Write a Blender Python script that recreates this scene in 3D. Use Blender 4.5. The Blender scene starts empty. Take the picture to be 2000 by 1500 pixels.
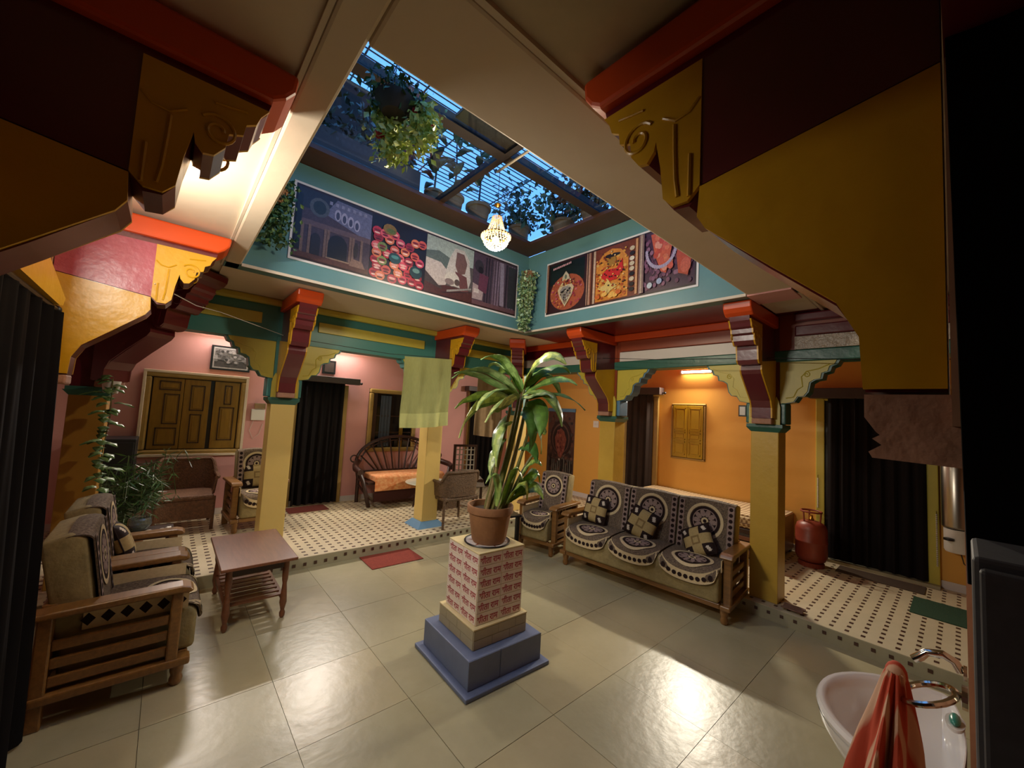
import bpy, bmesh, math, random
from mathutils import Vector, Matrix
random.seed(7)
SC = bpy.context.scene
COL = SC.collection
PI = math.pi

# ------------------------------------------------------------------ camera
EYE = Vector((0, 0, 1.75))
yaw, pitch, roll = 0.8545, 0.0703, 0.0553
F = Vector((math.cos(yaw)*math.cos(pitch), math.sin(yaw)*math.cos(pitch), math.sin(pitch)))
R = F.cross(Vector((0, 0, 1))).normalized()
U = R.cross(F)
R2 = math.cos(roll)*R + math.sin(roll)*U
U2 = -math.sin(roll)*R + math.cos(roll)*U
cam_data = bpy.data.cameras.new('camera')
cam = bpy.data.objects.new('camera', cam_data)
COL.objects.link(cam)
cam.matrix_world = Matrix(((R2.x, U2.x, -F.x, EYE.x), (R2.y, U2.y, -F.y, EYE.y), (R2.z, U2.z, -F.z, EYE.z), (0, 0, 0, 1)))
cam_data.sensor_width = 36
cam_data.lens = 767.67/2000*36
cam_data.clip_start = 0.02
SC.camera = cam

# ------------------------------------------------------------------ world, exposure
w = bpy.data.worlds.new('dusk_sky'); SC.world = w
w.use_nodes = True
bg = w.node_tree.nodes['Background']
bg.inputs[0].default_value = (0.16, 0.42, 1.0, 1)
bg.inputs[1].default_value = 1.3
SC.view_settings.view_transform = 'Standard'
SC.view_settings.look = 'None'
SC.view_settings.exposure = 0.75
SC.view_settings.gamma = 1.0
SC.view_settings.use_curve_mapping = False
SC.cycles.use_denoising = True
SC.cycles.max_bounces = 8
SC.cycles.transparent_max_bounces = 16
SC.cycles.sample_clamp_indirect = 6.0
SC.cycles.caustics_reflective = False
SC.cycles.caustics_refractive = False

# ------------------------------------------------------------------ materials
def lin(c):
    if isinstance(c, str):
        c = [int(c[i:i+2], 16)/255 for i in (0, 2, 4)]
    return tuple(((v+0.055)/1.055)**2.4 if v > 0.04045 else v/12.92 for v in c)
MATS = {}
def mat(name, col, rough=0.5, metal=0.0, var=0.0, vscale=4.0, bump=0.0, bscale=30.0, emit=None, estr=0.0,
        coat=0.0, col2=None, stretch=None, spec=0.5, trans=0.0, alpha=1.0):
    """plain paint, wood, cloth...: base colour with noise variation towards col2 and fine bump"""
    if name in MATS: return MATS[name]
    m = bpy.data.materials.new(name); m.use_nodes = True
    nt = m.node_tree; b = nt.nodes['Principled BSDF']
    c = lin(col)
    b.inputs['Base Color'].default_value = (*c, 1)
    b.inputs['Roughness'].default_value = rough
    b.inputs['Metallic'].default_value = metal
    b.inputs['Coat Weight'].default_value = coat
    b.inputs['Coat Roughness'].default_value = 0.3
    b.inputs['Specular IOR Level'].default_value = spec
    b.inputs['Alpha'].default_value = alpha
    if trans: b.inputs['Transmission Weight'].default_value = trans
    if emit:
        b.inputs['Emission Color'].default_value = (*lin(emit), 1)
        b.inputs['Emission Strength'].default_value = estr
    if var > 0 or bump > 0:
        tc = nt.nodes.new('ShaderNodeTexCoord')
        mp = nt.nodes.new('ShaderNodeMapping')
        nt.links.new(tc.outputs['Object'], mp.inputs['Vector'])
        if stretch: mp.inputs['Scale'].default_value = stretch
    if var > 0:
        n = nt.nodes.new('ShaderNodeTexNoise')
        n.inputs['Scale'].default_value = vscale; n.inputs['Detail'].default_value = 6
        n.inputs['Roughness'].default_value = 0.65
        nt.links.new(mp.outputs[0], n.inputs['Vector'])
        r = nt.nodes.new('ShaderNodeValToRGB')
        c2 = lin(col2) if col2 else tuple(v*0.55 for v in c)
        r.color_ramp.elements[0].position = 0.32; r.color_ramp.elements[1].position = 0.68
        r.color_ramp.elements[0].color = (*[c[i]*(1-var)+c2[i]*var for i in range(3)], 1)
        r.color_ramp.elements[1].color = (*c, 1)
        nt.links.new(n.outputs['Fac'], r.inputs[0])
        nt.links.new(r.outputs[0], b.inputs['Base Color'])
    if bump > 0:
        n2 = nt.nodes.new('ShaderNodeTexNoise')
        n2.inputs['Scale'].default_value = bscale; n2.inputs['Detail'].default_value = 4
        nt.links.new(mp.outputs[0], n2.inputs['Vector'])
        bp = nt.nodes.new('ShaderNodeBump'); bp.inputs['Strength'].default_value = bump
        bp.inputs['Distance'].default_value = 0.02
        nt.links.new(n2.outputs['Fac'], bp.inputs['Height'])
        nt.links.new(bp.outputs[0], b.inputs['Normal'])
    MATS[name] = m
    return m
def vcol_mat(name, rough=0.5, var=0.25, spec=0.5):
    """flat print: colours stored per face"""
    if name in MATS: return MATS[name]
    m = bpy.data.materials.new(name); m.use_nodes = True
    nt = m.node_tree; b = nt.nodes['Principled BSDF']
    a = nt.nodes.new('ShaderNodeVertexColor'); a.layer_name = 'ink'
    n = nt.nodes.new('ShaderNodeTexNoise'); n.inputs['Scale'].default_value = 60
    tc = nt.nodes.new('ShaderNodeTexCoord'); nt.links.new(tc.outputs['Object'], n.inputs['Vector'])
    mx = nt.nodes.new('ShaderNodeMix'); mx.data_type = 'RGBA'; mx.blend_type = 'MULTIPLY'
    mx.inputs[0].default_value = var*2
    nt.links.new(a.outputs[0], mx.inputs[6]); nt.links.new(n.outputs['Fac'], mx.inputs[7])
    nt.links.new(mx.outputs[2], b.inputs['Base Color'])
    b.inputs['Roughness'].default_value = rough; b.inputs['Specular IOR Level'].default_value = spec
    MATS[name] = m
    return m

M = {}
M['cream_ceiling'] = mat('cream_ceiling', 'dccab2', 0.55, var=0.22, vscale=1.6, col2='b09e80', bump=0.12, bscale=6)
M['cream_trim'] = mat('cream_trim', 'dccbb4', 0.5, var=0.2, vscale=3)
M['damp_ceiling'] = mat('damp_ceiling', 'c6b596', 0.6, var=0.75, vscale=1.1, col2='8c8264', bump=0.15, bscale=8)
M['teal'] = mat('teal_wall', '5c8689', 0.45, var=0.35, vscale=2.2, col2='48696c', bump=0.05, bscale=12)
M['teal_beam'] = mat('teal_beam', '41817c', 0.4, var=0.25, vscale=3, col2='2b6563')
M['teal_green'] = mat('green_beam', '33675a', 0.35, var=0.3, vscale=4, col2='244c44', bump=0.15, bscale=14)
M['pale_yellow'] = mat('pale_yellow_paint', 'c9ba4c', 0.4, var=0.25, vscale=5, col2='a89a45')
M['yellow'] = mat('yellow_enamel', 'cc9a14', 0.34, var=0.3, vscale=4, col2='a87808', bump=0.35, bscale=7, coat=0.15)
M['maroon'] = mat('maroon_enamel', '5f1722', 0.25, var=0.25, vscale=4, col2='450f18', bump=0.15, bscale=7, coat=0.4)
M['maroon_pale'] = mat('pale_maroon_enamel', 'a63a52', 0.34, var=0.35, vscale=4, col2='7c2a3c', bump=0.4, bscale=8, coat=0.2)  # lighter maroon, only on the upper panel of one left bracket
M['orange_trim'] = mat('orange_enamel', 'cf4a14', 0.35, var=0.2, vscale=5, col2='b03a10')
M['orange_brown'] = mat('brown_orange_paint', '8c3d1f', 0.4, var=0.3, vscale=4, col2='6b2a18')
M['pink_wall'] = mat('pink_wall', 'd99e9a', 0.6, var=0.22, vscale=1.3, col2='c28c88', bump=0.06, bscale=10)
M['orange_wall'] = mat('orange_wall', 'e2a84a', 0.55, var=0.3, vscale=1.2, col2='d0963a', bump=0.06, bscale=10)
M['cream_col'] = mat('cream_yellow_paint', 'd9bb6e', 0.4, var=0.2, vscale=3, col2='c6a650', bump=0.08, bscale=14)
M['gold_col'] = mat('golden_yellow_paint', 'c9a23e', 0.38, var=0.4, vscale=3, col2='ad8626', bump=0.12, bscale=14)
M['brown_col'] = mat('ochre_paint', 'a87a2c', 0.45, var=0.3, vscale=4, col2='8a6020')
M['pink_stone'] = mat('pink_stone', 'b08066', 0.7, var=0.5, vscale=9, col2='7c5a48', bump=0.4, bscale=25)
M['blue_paint'] = mat('blue_paint', '5d86a6', 0.45, var=0.25, vscale=6)
M['white_paint'] = mat('white_paint', 'd9d2cf', 0.45, var=0.15, vscale=6)
M['tan_plaster'] = mat('tan_plaster', 'b5876a', 0.7, var=0.4, vscale=6, col2='8c6448', bump=0.3, bscale=12)
M['slab'] = mat('kota_stone_slab', 'aaa282', 0.32, var=0.45, vscale=2.6, col2='8f8766', bump=0.08, bscale=16)
M['slab2'] = mat('kota_stone_slab_warm', 'afa482', 0.3, var=0.45, vscale=2.2, col2='968a68', bump=0.08, bscale=14)
M['joint'] = mat('dark_joint', '968c74', 0.8)
M['veranda'] = mat('cream_mosaic', 'cdbf9f', 0.4, var=0.3, vscale=5, col2='b3a584')
M['inset'] = mat('dark_inset', '4a2e22', 0.4, var=0.3, vscale=30)
M['riser'] = mat('step_riser_tile', 'a39c80', 0.45, var=0.35, vscale=5, col2='847c62')
M['wood'] = mat('teak_wood', '8a6030', 0.32, var=0.6, vscale=5, col2='5a3a18', stretch=(1, 9, 9), coat=0.25)
M['wood_red'] = mat('red_brown_wood', '7e4c30', 0.35, var=0.5, vscale=5, col2='4e2818', stretch=(9, 1, 9), coat=0.2)
M['wood_dark'] = mat('dark_wood', '3a2015', 0.4, var=0.5, vscale=6, col2='20110b', stretch=(8, 1, 8))
M['shutter'] = mat('mustard_shutter_wood', '8e6a1c', 0.4, var=0.5, vscale=5, col2='66480f', stretch=(7, 7, 1))
M['frame_wood'] = mat('golden_frame', 'a8884a', 0.4, var=0.4, vscale=6, col2='806430')
M['black_cloth'] = mat('black_curtain', '151011', 0.85, var=0.3, vscale=8, spec=0.2)
M['pelmet'] = mat('dark_pelmet', '41332f', 0.45, var=0.3, vscale=6)
M['chrome'] = mat('chrome', 'cfc8bc', 0.12, metal=1.0)
M['steel'] = mat('brushed_steel', 'b5aca0', 0.28, metal=1.0)
M['porcelain'] = mat('porcelain', 'd9d6d4', 0.1, coat=0.6)
M['terracotta'] = mat('terracotta', '9c6e48', 0.8, var=0.6, vscale=7, col2='7a5234', bump=0.2, bscale=25)
M['soil'] = mat('soil', '3a2a1c', 0.95, var=0.5, vscale=30, bump=0.6, bscale=50)
M['black'] = mat('black_plastic', '141215', 0.4)
M['white_plastic'] = mat('white_plastic', 'dcd6ce', 0.4)
M['brown_border'] = mat('dark_brown_board', '4a2c18', 0.5, var=0.5, vscale=5, col2='2c1a0e')
M['iron'] = mat('dark_iron', '30211a', 0.5, var=0.3, vscale=8)
M['brass'] = mat('brass', 'b8863a', 0.25, metal=1.0)

# ------------------------------------------------------------------ geometry helpers
class MB:
    """collects shapes for ONE mesh object"""
    def __init__(s): s.v = []; s.f = []; s.m = []; s.c = []
    def add(s, vs, fs, mi=0, col=None):
        o = len(s.v); s.v += [tuple(v) for v in vs]
        for f in fs:
            s.f.append([i+o for i in f]); s.m.append(mi); s.c.append(col)
        return s
    def box(s, x0, x1, y0, y1, z0, z1, mi=0, T=None):
        vs = [Vector(p) for p in ((x0,y0,z0),(x1,y0,z0),(x1,y1,z0),(x0,y1,z0),(x0,y0,z1),(x1,y0,z1),(x1,y1,z1),(x0,y1,z1))]
        if T: vs = [T @ v for v in vs]
        return s.add(vs, [(3,2,1,0),(4,5,6,7),(0,1,5,4),(1,2,6,5),(2,3,7,6),(3,0,4,7)], mi)
    def frustum(s, cx, cy, a0, b0, z0, a1, b1, z1, mi=0):
        vs = [(cx-a0,cy-b0,z0),(cx+a0,cy-b0,z0),(cx+a0,cy+b0,z0),(cx-a0,cy+b0,z0),(cx-a1,cy-b1,z1),(cx+a1,cy-b1,z1),(cx+a1,cy+b1,z1),(cx-a1,cy+b1,z1)]
        return s.add(vs, [(3,2,1,0),(4,5,6,7),(0,1,5,4),(1,2,6,5),(2,3,7,6),(3,0,4,7)], mi)
    def prism(s, pts, a, b, fn, mi=0):
        """pts: 2d outline; fn(u,v,t) -> 3d; extruded t from a to b"""
        n = len(pts)
        vs = [fn(u, v, a) for u, v in pts] + [fn(u, v, b) for u, v in pts]
        fs = [tuple(range(n-1, -1, -1)), tuple(range(n, 2*n))]
        fs += [(i, (i+1) % n, n+(i+1) % n, n+i) for i in range(n)]
        return s.add(vs, fs, mi)
    def tube(s, pts, r, n=8, mi=0, close=False, caps=True, sy=1.0):
        pts = [Vector(p) for p in pts]; k = len(pts)
        rs = r if isinstance(r, (list, tuple)) else [r]*k
        vs = []; prev = None
        for i, p in enumerate(pts):
            if close: t = pts[(i+1) % k]-pts[i-1]
            else: t = pts[min(i+1, k-1)]-pts[max(i-1, 0)]
            if t.length < 1e-9: t = Vector((0, 0, 1))
            t.normalize()
            if prev is None:
                a = Vector((0, 0, 1)) if abs(t.z) < 0.9 else Vector((1, 0, 0))
                nn = t.cross(a).normalized()
            else:
                nn = (prev - t*prev.dot(t))
                nn = nn.normalized() if nn.length > 1e-6 else t.orthogonal().normalized()
            prev = nn; bb = t.cross(nn)
            for j in range(n):
                an = 2*PI*j/n
                vs.append(p + nn*math.cos(an)*rs[i] + bb*math.sin(an)*rs[i]*sy)
        fs = []
        for i in range(k if close else k-1):
            for j in range(n):
                a = i*n+j; b = i*n+(j+1) % n; c = ((i+1) % k)*n+(j+1) % n; d = ((i+1) % k)*n+j
                fs.append((a, b, c, d))
        if caps and not close:
            fs.append(tuple(range(n-1, -1, -1))); fs.append(tuple((k-1)*n+j for j in range(n)))
        return s.add(vs, fs, mi)
    def lathe(s, prof, n=24, c=(0, 0, 0), mi=0, a0=0, a1=2*PI, sx=1.0, sy=1.0):
        full = abs(a1-a0-2*PI) < 1e-6
        m = n if full else n+1
        vs = []
        for r, z in prof:
            for j in range(m):
                a = a0+(a1-a0)*j/n
                vs.append((c[0]+r*math.cos(a)*sx, c[1]+r*math.sin(a)*sy, c[2]+z))
        fs = []
        for i in range(len(prof)-1):
            for j in range(n):
                fs.append((i*m+j, i*m+(j+1) % m, (i+1)*m+(j+1) % m, (i+1)*m+j))
        if full:
            if prof[0][0] > 1e-5: fs.append(tuple(range(n-1, -1, -1)))
            if prof[-1][0] > 1e-5: fs.append(tuple((len(prof)-1)*m+j for j in range(n)))
        return s.add(vs, fs, mi)
    def ball(s, c, r, n=10, k=6, mi=0, sc=(1, 1, 1)):
        vs = [(c[0], c[1], c[2]-r*sc[2])]
        for i in range(1, k):
            ph = -PI/2+PI*i/k
            for j in range(n):
                a = 2*PI*j/n
                vs.append((c[0]+r*sc[0]*math.cos(ph)*math.cos(a), c[1]+r*sc[1]*math.cos(ph)*math.sin(a), c[2]+r*sc[2]*math.sin(ph)))
        vs.append((c[0], c[1], c[2]+r*sc[2])); e = len(vs)-1
        fs = [(0, 1+(j+1) % n, 1+j) for j in range(n)]
        for i in range(k-2):
            for j in range(n):
                a = 1+i*n+j; b = 1+i*n+(j+1) % n
                fs.append((a, b, b+n, a+n))
        o = 1+(k-2)*n
        fs += [(o+j, o+(j+1) % n, e) for j in range(n)]
        return s.add(vs, fs, mi)
    def grid(s, fn, nu, nv, mi=0, wrap=False):
        vs = [fn(i/nu, j/nv) for i in range(nu+1) for j in range(nv+1)]
        fs = [(i*(nv+1)+j, (i+1)*(nv+1)+j, (i+1)*(nv+1)+j+1, i*(nv+1)+j+1) for i in range(nu) for j in range(nv)]
        return s.add(vs, fs, mi)
    def sheet(s, fn, nu, nv, th, mi=0):
        """a thick sheet: grid fn plus an offset copy along the normal"""
        P = [[Vector(fn(i/nu, j/nv)) for j in range(nv+1)] for i in range(nu+1)]
        top = []; bot = []
        for i in range(nu+1):
            for j in range(nv+1):
                du = P[min(i+1, nu)][j]-P[max(i-1, 0)][j]; dv = P[i][min(j+1, nv)]-P[i][max(j-1, 0)]
                nn = du.cross(dv)
                nn = nn.normalized() if nn.length > 1e-9 else Vector((0, 0, 1))
                top.append(P[i][j]); bot.append(P[i][j]-nn*th)
        N = len(top); W = nv+1
        fs = []
        for i in range(nu):
            for j in range(nv):
                a, b, c, d = i*W+j, (i+1)*W+j, (i+1)*W+j+1, i*W+j+1
                fs.append((a, b, c, d)); fs.append((N+d, N+c, N+b, N+a))
        for i in range(nu):
            fs.append((i*W, N+i*W, N+(i+1)*W, (i+1)*W)); a = i*W+nv; fs.append((a, a+W, N+a+W, N+a))
        for j in range(nv):
            fs.append((j, j+1, N+j+1, N+j)); a = nu*W+j; fs.append((a, N+a, N+a+1, a+1))
        return s.add(top+bot, fs, mi)
    def mesh(s, name, mats, smooth=False):
        me = bpy.data.meshes.new(name)
        me.from_pydata(s.v, [], s.f)
        for m in (mats if isinstance(mats, (list, tuple)) else [mats]): me.materials.append(m)
        me.polygons.foreach_set('material_index', s.m)
        if smooth: me.polygons.foreach_set('use_smooth', [True]*len(s.f))
        if any(c is not None for c in s.c):
            ca = me.color_attributes.new('ink', 'FLOAT_COLOR', 'CORNER')
            for p in me.polygons:
                c = s.c[p.index] or (0.5, 0.5, 0.5)
                for li in p.loop_indices: ca.data[li].color = (*c, 1)
        me.update()
        return me
    def build(s, name, mats, parent=None, smooth=False, bevel=0, seg=2, loc=None, rz=0):
        o = bpy.data.objects.new(name, s.mesh(name, mats, smooth))
        COL.objects.link(o)
        if parent: o.parent = parent
        if loc: o.location = loc
        if rz: o.rotation_euler = (0, 0, rz)
        if bevel:
            md = o.modifiers.new('bevel', 'BEVEL'); md.width = bevel; md.segments = seg
            md.limit_method = 'ANGLE'; md.angle_limit = math.radians(40)
        if smooth:
            md = o.modifiers.new('wn', 'EDGE_SPLIT'); md.split_angle = math.radians(42)
        return o
def tag(o, label=None, cat=None, group=None, kind=None):
    if label: o['label'] = label
    if cat: o['category'] = cat
    if group: o['group'] = group
    if kind: o['kind'] = kind
    return o
def thing(name, label, cat, loc=(0, 0, 0), rz=0, group=None):
    o = bpy.data.objects.new(name, None); COL.objects.link(o)
    o.empty_display_size = 0.05
    o.location = loc; o.rotation_euler = (0, 0, rz)
    return tag(o, label, cat, group)
def struct(o): o['kind'] = 'structure'; return o
def copy_tree(o, parent=None):
    c = o.copy(); COL.objects.link(c); c.parent = parent
    for ch in list(o.children): copy_tree(ch, c)
    return c
def ycut(u, v, t): return (u, t, v)      # outline in x,z; extruded along y
def xcut(u, v, t): return (t, u, v)      # outline in y,z; extruded along x
def zcut(u, v, t): return (u, v, t)
def rod(a, b, r, n=8, mb=None, mi=0):
    mb = mb or MB(); return mb.tube([a, b], r, n, mi)
def area_light(name, loc, size, sy, energy, col, direction, parent=None):
    l = bpy.data.lights.new(name, 'AREA'); l.shape = 'RECTANGLE'; l.size = size; l.size_y = sy
    l.energy = energy; l.color = col
    o = bpy.data.objects.new(name, l); COL.objects.link(o)
    o.location = loc; o.rotation_euler = Vector(direction).to_track_quat('-Z', 'Y').to_euler()
    if parent: o.parent = parent
    return o
# ================================================================== the setting
X0, X1, Y0, Y1 = 0.355, 3.496, 1.15, 3.806      # the open light well
ZB, ZT = 2.81, 3.835
ST = 0.115                                      # veranda step
XS, YS = 4.265, 4.55                            # step edges
XO, YP = 6.44, 6.81                             # orange wall, pink wall
XL, YN = -2.6, -2.2                             # far ends of the house on our side

# ---- court floor: stone slabs one by one
fl = struct(MB().box(XL, XS, YN, YS, -0.12, -0.012).build('floor', M['joint']))
xs = sorted([0.645+0.605*k for k in range(-3, 6)]); ys = sorted([2.84+0.62*k for k in range(-5, 3)])
xs = [XL]+[x for x in xs if XL < x < XS-0.05]+[XS]; ys = [YN]+[y for y in ys if YN < y < YS-0.05]+[YS]
for i in range(len(xs)-1):
    for j in range(len(ys)-1):
        g = 0.0014
        MB().box(xs[i]+g, xs[i+1]-g, ys[j]+g, ys[j+1]-g, -0.03, random.uniform(-0.0008, 0.0008)).build(
            'slab', M['slab'] if random.random() < 0.6 else M['slab2'], fl)
# ---- verandas with rows of dark insets
def veranda(name, x0, x1, y0, y1, along_x):
    v = struct(MB().box(x0, x1, y0, y1, -0.12, ST).build(name, M['veranda']))
    mb = MB()
    nx = int((x1-x0)/0.1); ny = int((y1-y0)/0.1)
    for i in range(nx):
        for j in range(ny):
            if along_x: cx, cy, a, b = x0+0.08+0.1*i, y0+0.05+0.1*j, 0.02, 0.014
            else: cx, cy, a, b = x0+0.05+0.1*i, y0+0.06+0.1*j, 0.02, 0.016
            z = ST+0.0006
            mb.add([(cx-a, cy-b, z), (cx+a, cy-b, z), (cx+a, cy+b, z), (cx-a, cy+b, z)], [(0, 1, 2, 3)])
    tag(mb.build('inset_tiles', M['inset'], v), kind='stuff')
    return v
va = veranda('floor_veranda_back', XL, XO, YS, YP, False)
vb = veranda('floor_veranda_side', XS, XO, YN, YS, True)
# risers with their own tiles and dark insets
MB().box(XL, XS, YS-0.006, YS, 0, ST-0.003).build('riser', M['riser'], va)
MB().box(XS-0.006, XS, YN, YS-0.006, 0, ST-0.003).build('riser', M['riser'], vb)
for k in range(34):
    x = 0.82+0.1025*k
    if x > XS-0.05: break
    z = 0.045 if k < 8 else 0.072
    MB().box(-0.015, 0.015, -0.004, 0, -0.016, 0.016).build('inset_tile', M['inset'], va, loc=(x, YS-0.006, z))
for k in range(44):
    y = YS-0.15-0.1005*k
    if y < 0.1: break
    MB().box(-0.004, 0, -0.013, 0.013, -0.013, 0.013).build('inset_tile', M['inset'], vb, loc=(XS-0.006, y, 0.07))

# ---- walls
wp = struct(MB().box(XL, XO+0.2, YP, YP+0.2, 0, 3.0).build('wall_back', M['pink_wall']))
wo = struct(MB().box(XO, XO+0.2, YN, YP, 0, 3.0).build('wall_right', M['orange_wall']))
struct(MB().box(XL-0.2, XL, YN, YP+0.2, 0, 3.0).build('wall_left', M['pink_wall']))
struct(MB().box(XL-0.2, XO+0.2, YN-0.2, YN, 0, 3.0).build('wall_near', M['tan_plaster']))
# tiled skirting along both far walls
struct(MB().box(XL, XO, YP-0.012, YP, ST, ST+0.085).build('baseboard_back', M['white_paint']))
struct(MB().box(XO-0.012, XO, YN, YP-0.012, ST, ST+0.085).build('baseboard_right', M['white_paint']))
# ---- ceiling ring around the light well
W = 0.16
ce = struct(MB().box(XL-0.2, X0-0.11, YN-0.2, YP+0.2, ZB+0.02, ZB+0.22).build('ceiling', M['cream_ceiling']))
MB().box(X0-0.11, XO+0.2, YN-0.2, Y0-0.33, ZB+0.02, ZB+0.22).build('ceiling_bay', M['damp_ceiling'], ce)
MB().box(X0-0.11, XO+0.2, Y1+W, YP+0.2, ZB+0.005, ZB+0.22).build('ceiling_bay', M['cream_ceiling'], ce)
MB().box(X1+W, XO+0.2, Y0-0.33, Y1+W, ZB+0.005, ZB+0.22).build('ceiling_bay', M['maroon'], ce)
# flat dropped bands round the opening on our side, with a fine moulding
t1 = struct(MB().box(X0-0.11, X0, Y0-0.33, Y1+W, ZB, ZB+0.22).build('trim_1', M['cream_ceiling'], bevel=0.012))
MB().box(X0-0.125, X0-0.11, Y0-0.33, Y1+W, ZB+0.006, ZB+0.02).build('moulding', M['cream_trim'], t1)
t2 = struct(MB().box(X0, X1+W+0.6, Y0-0.33, Y0, ZB, ZB+0.22).build('trim_2', M['cream_ceiling'], bevel=0.012))
MB().box(X0-0.11, XO, Y0-0.35, Y0-0.33, ZB+0.004, ZB+0.02).build('moulding', M['cream_trim'], t2)
# ---- teal walls of the light well
struct(MB().box(X0-0.11, X1+W, Y1, Y1+W, ZB, ZT).build('wall_well_back', M['teal']))
struct(MB().box(X1, X1+W, Y0-0.33, Y1, ZB, ZT).build('wall_well_right', M['teal']))
struct(MB().box(X0-0.11, X0-0.002, Y0, Y1, ZB+0.22, ZT).build('wall_well_left', M['teal']))
struct(MB().box(X0-0.11, X1, Y0-0.33, Y0-0.002, ZB+0.22, ZT).build('wall_well_near', M['teal']))
struct(MB().box(X0, X1-0.012, Y1-0.012, Y1, ZB-0.012, ZB+0.012).build('trim_3', M['cream_trim']))
struct(MB().box(X1-0.012, X1, Y0, Y1, ZB-0.012, ZB+0.012).build('trim_4', M['cream_trim']))
struct(MB().box(X1-0.004, X1+0.3, Y0-0.31, Y0-0.004, ZB-0.012, ZB+0.12).build('trim_5', M['pink_wall']))

# ---- beams over the columns
YB = 4.87; XB = 4.38; YBn = 0.02; XBl = -0.53
b1 = struct(MB().box(XL, XB+0.2, YB+0.01, YB+0.22, 2.37, ZB+0.005).build('trim_beam_back', M['teal_beam']))
MB().box(XL, XB, YB-0.07, YB+0.01, 2.745, ZB+0.005).build('cornice', M['pale_yellow'], b1, bevel=0.02)
for (a, b) in ((-0.33, 0.68), (1.24, 2.6), (3.12, 4.2)):
    MB().box(a, b, YB-0.008, YB+0.01, 2.54, 2.655).build('stripe', M['pale_yellow'], b1, bevel=0.004)
b2 = struct(MB().box(XB+0.01, XB+0.22, YN, YB+0.22, 2.47, ZB+0.005).build('trim_beam_right', M['orange_brown']))
MB().box(XB-0.06, XB+0.01, 1.5, YB, 2.73, ZB+0.005).build('cornice', M['orange_trim'], b2, bevel=0.012)
MB().box(XB-0.03, XB+0.01, 1.55, 2.9, 2.6, 2.73).build('moulding', M['orange_brown'], b2, bevel=0.006)
MB().box(XB-0.03, XB+0.01, 3.26, 4.8, 2.6, 2.79).build('moulding', M['maroon'], b2, bevel=0.006)
MB().box(XB-0.005, XB+0.01, 1.5, 2.92, 2.475, 2.595).build('stripe', M['white_paint'], b2)
MB().box(XB-0.005, XB+0.01, 3.24, 4.8, 2.475, 2.595).build('stripe', M['white_paint'], b2)
MB().box(XB, XB+0.22, -0.6, YB, 2.365, 2.475).build('stripe', M['teal_green'], b2, bevel=0.01)
MB().box(XB-0.05, XB+0.01, -0.6, 1.02, 2.73, ZB).build('cornice', M['maroon'], b2, bevel=0.015)
MB().box(XB-0.02, XB+0.01, -0.6, 1.02, 2.6, 2.7).build('moulding', M['maroon'], b2, bevel=0.012)
SIL = mat('silvered_plaster', 'b9ab9c', 0.3, var=0.3, vscale=9, bump=0.9, bscale=22)
MB().box(XB-0.02, XB+0.01, -0.6, 1.02, 2.475, 2.595).build('stripe', SIL, b2)
b3 = struct(MB().box(XBl-0.22, XBl-0.01, YN, 6.8, 2.37, ZB+0.015).build('trim_beam_left', M['maroon']))
b4 = struct(MB().box(XL, XB, YBn-0.22, YBn-0.01, 2.37, ZB+0.015).build('trim_beam_near', M['maroon']))

# ---- columns. local frame: x points to the court, face of the shaft at x = 0
OUT = [(0, 2.805), (0.76, 2.805), (0.735, 2.72), (0.70, 2.69), (0.69, 2.65), (0.675, 2.63), (0.665, 2.60), (0.64, 2.585), (0.635, 2.55), (0.60, 2.535),
       (0.595, 2.49), (0.57, 2.455), (0.545, 2.45), (0.525, 2.475), (0.52, 2.50), (0.505, 2.42), (0.495, 2.33), (0.47, 2.295), (0.43, 2.29), (0.40, 2.325),
       (0.405, 2.25), (0.385, 2.215), (0.25, 2.085), (0.14, 1.985), (0.105, 1.92), (0.10, 1.82), (0, 1.82)]
SCROLL = [(0.40, 2.66), (0.695, 2.66), (0.675, 2.63), (0.665, 2.60), (0.64, 2.585), (0.635, 2.55), (0.60, 2.535), (0.595, 2.49), (0.57, 2.455), (0.545, 2.45),
          (0.525, 2.475), (0.52, 2.50), (0.505, 2.42), (0.495, 2.33), (0.47, 2.30), (0.43, 2.30), (0.40, 2.33)]
LOWER = [(0.0, 2.38), (0.40, 2.325), (0.405, 2.25), (0.385, 2.215), (0.25, 2.09), (0.14, 1.99), (0.107, 1.92), (0.102, 1.825), (0.0, 1.825)]
SIDE = [(0.12, 2.365), (0.57, 2.365), (0.55, 2.325), (0.515, 2.31), (0.50, 2.265), (0.455, 2.25), (0.445, 2.20), (0.395, 2.19), (0.36, 2.165), (0.345, 2.08),
        (0.315, 2.04), (0.265, 2.035), (0.235, 1.985), (0.17, 1.97), (0.12, 1.965)]
def spiral(cx, cz, r0, r1, turns, n=26, fl=1):
    return [(cx+fl*(r0+(r1-r0)*i/n)*math.cos(2*PI*turns*i/n), cz+(r0+(r1-r0)*i/n)*math.sin(2*PI*turns*i/n)) for i in range(n+1)]
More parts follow.
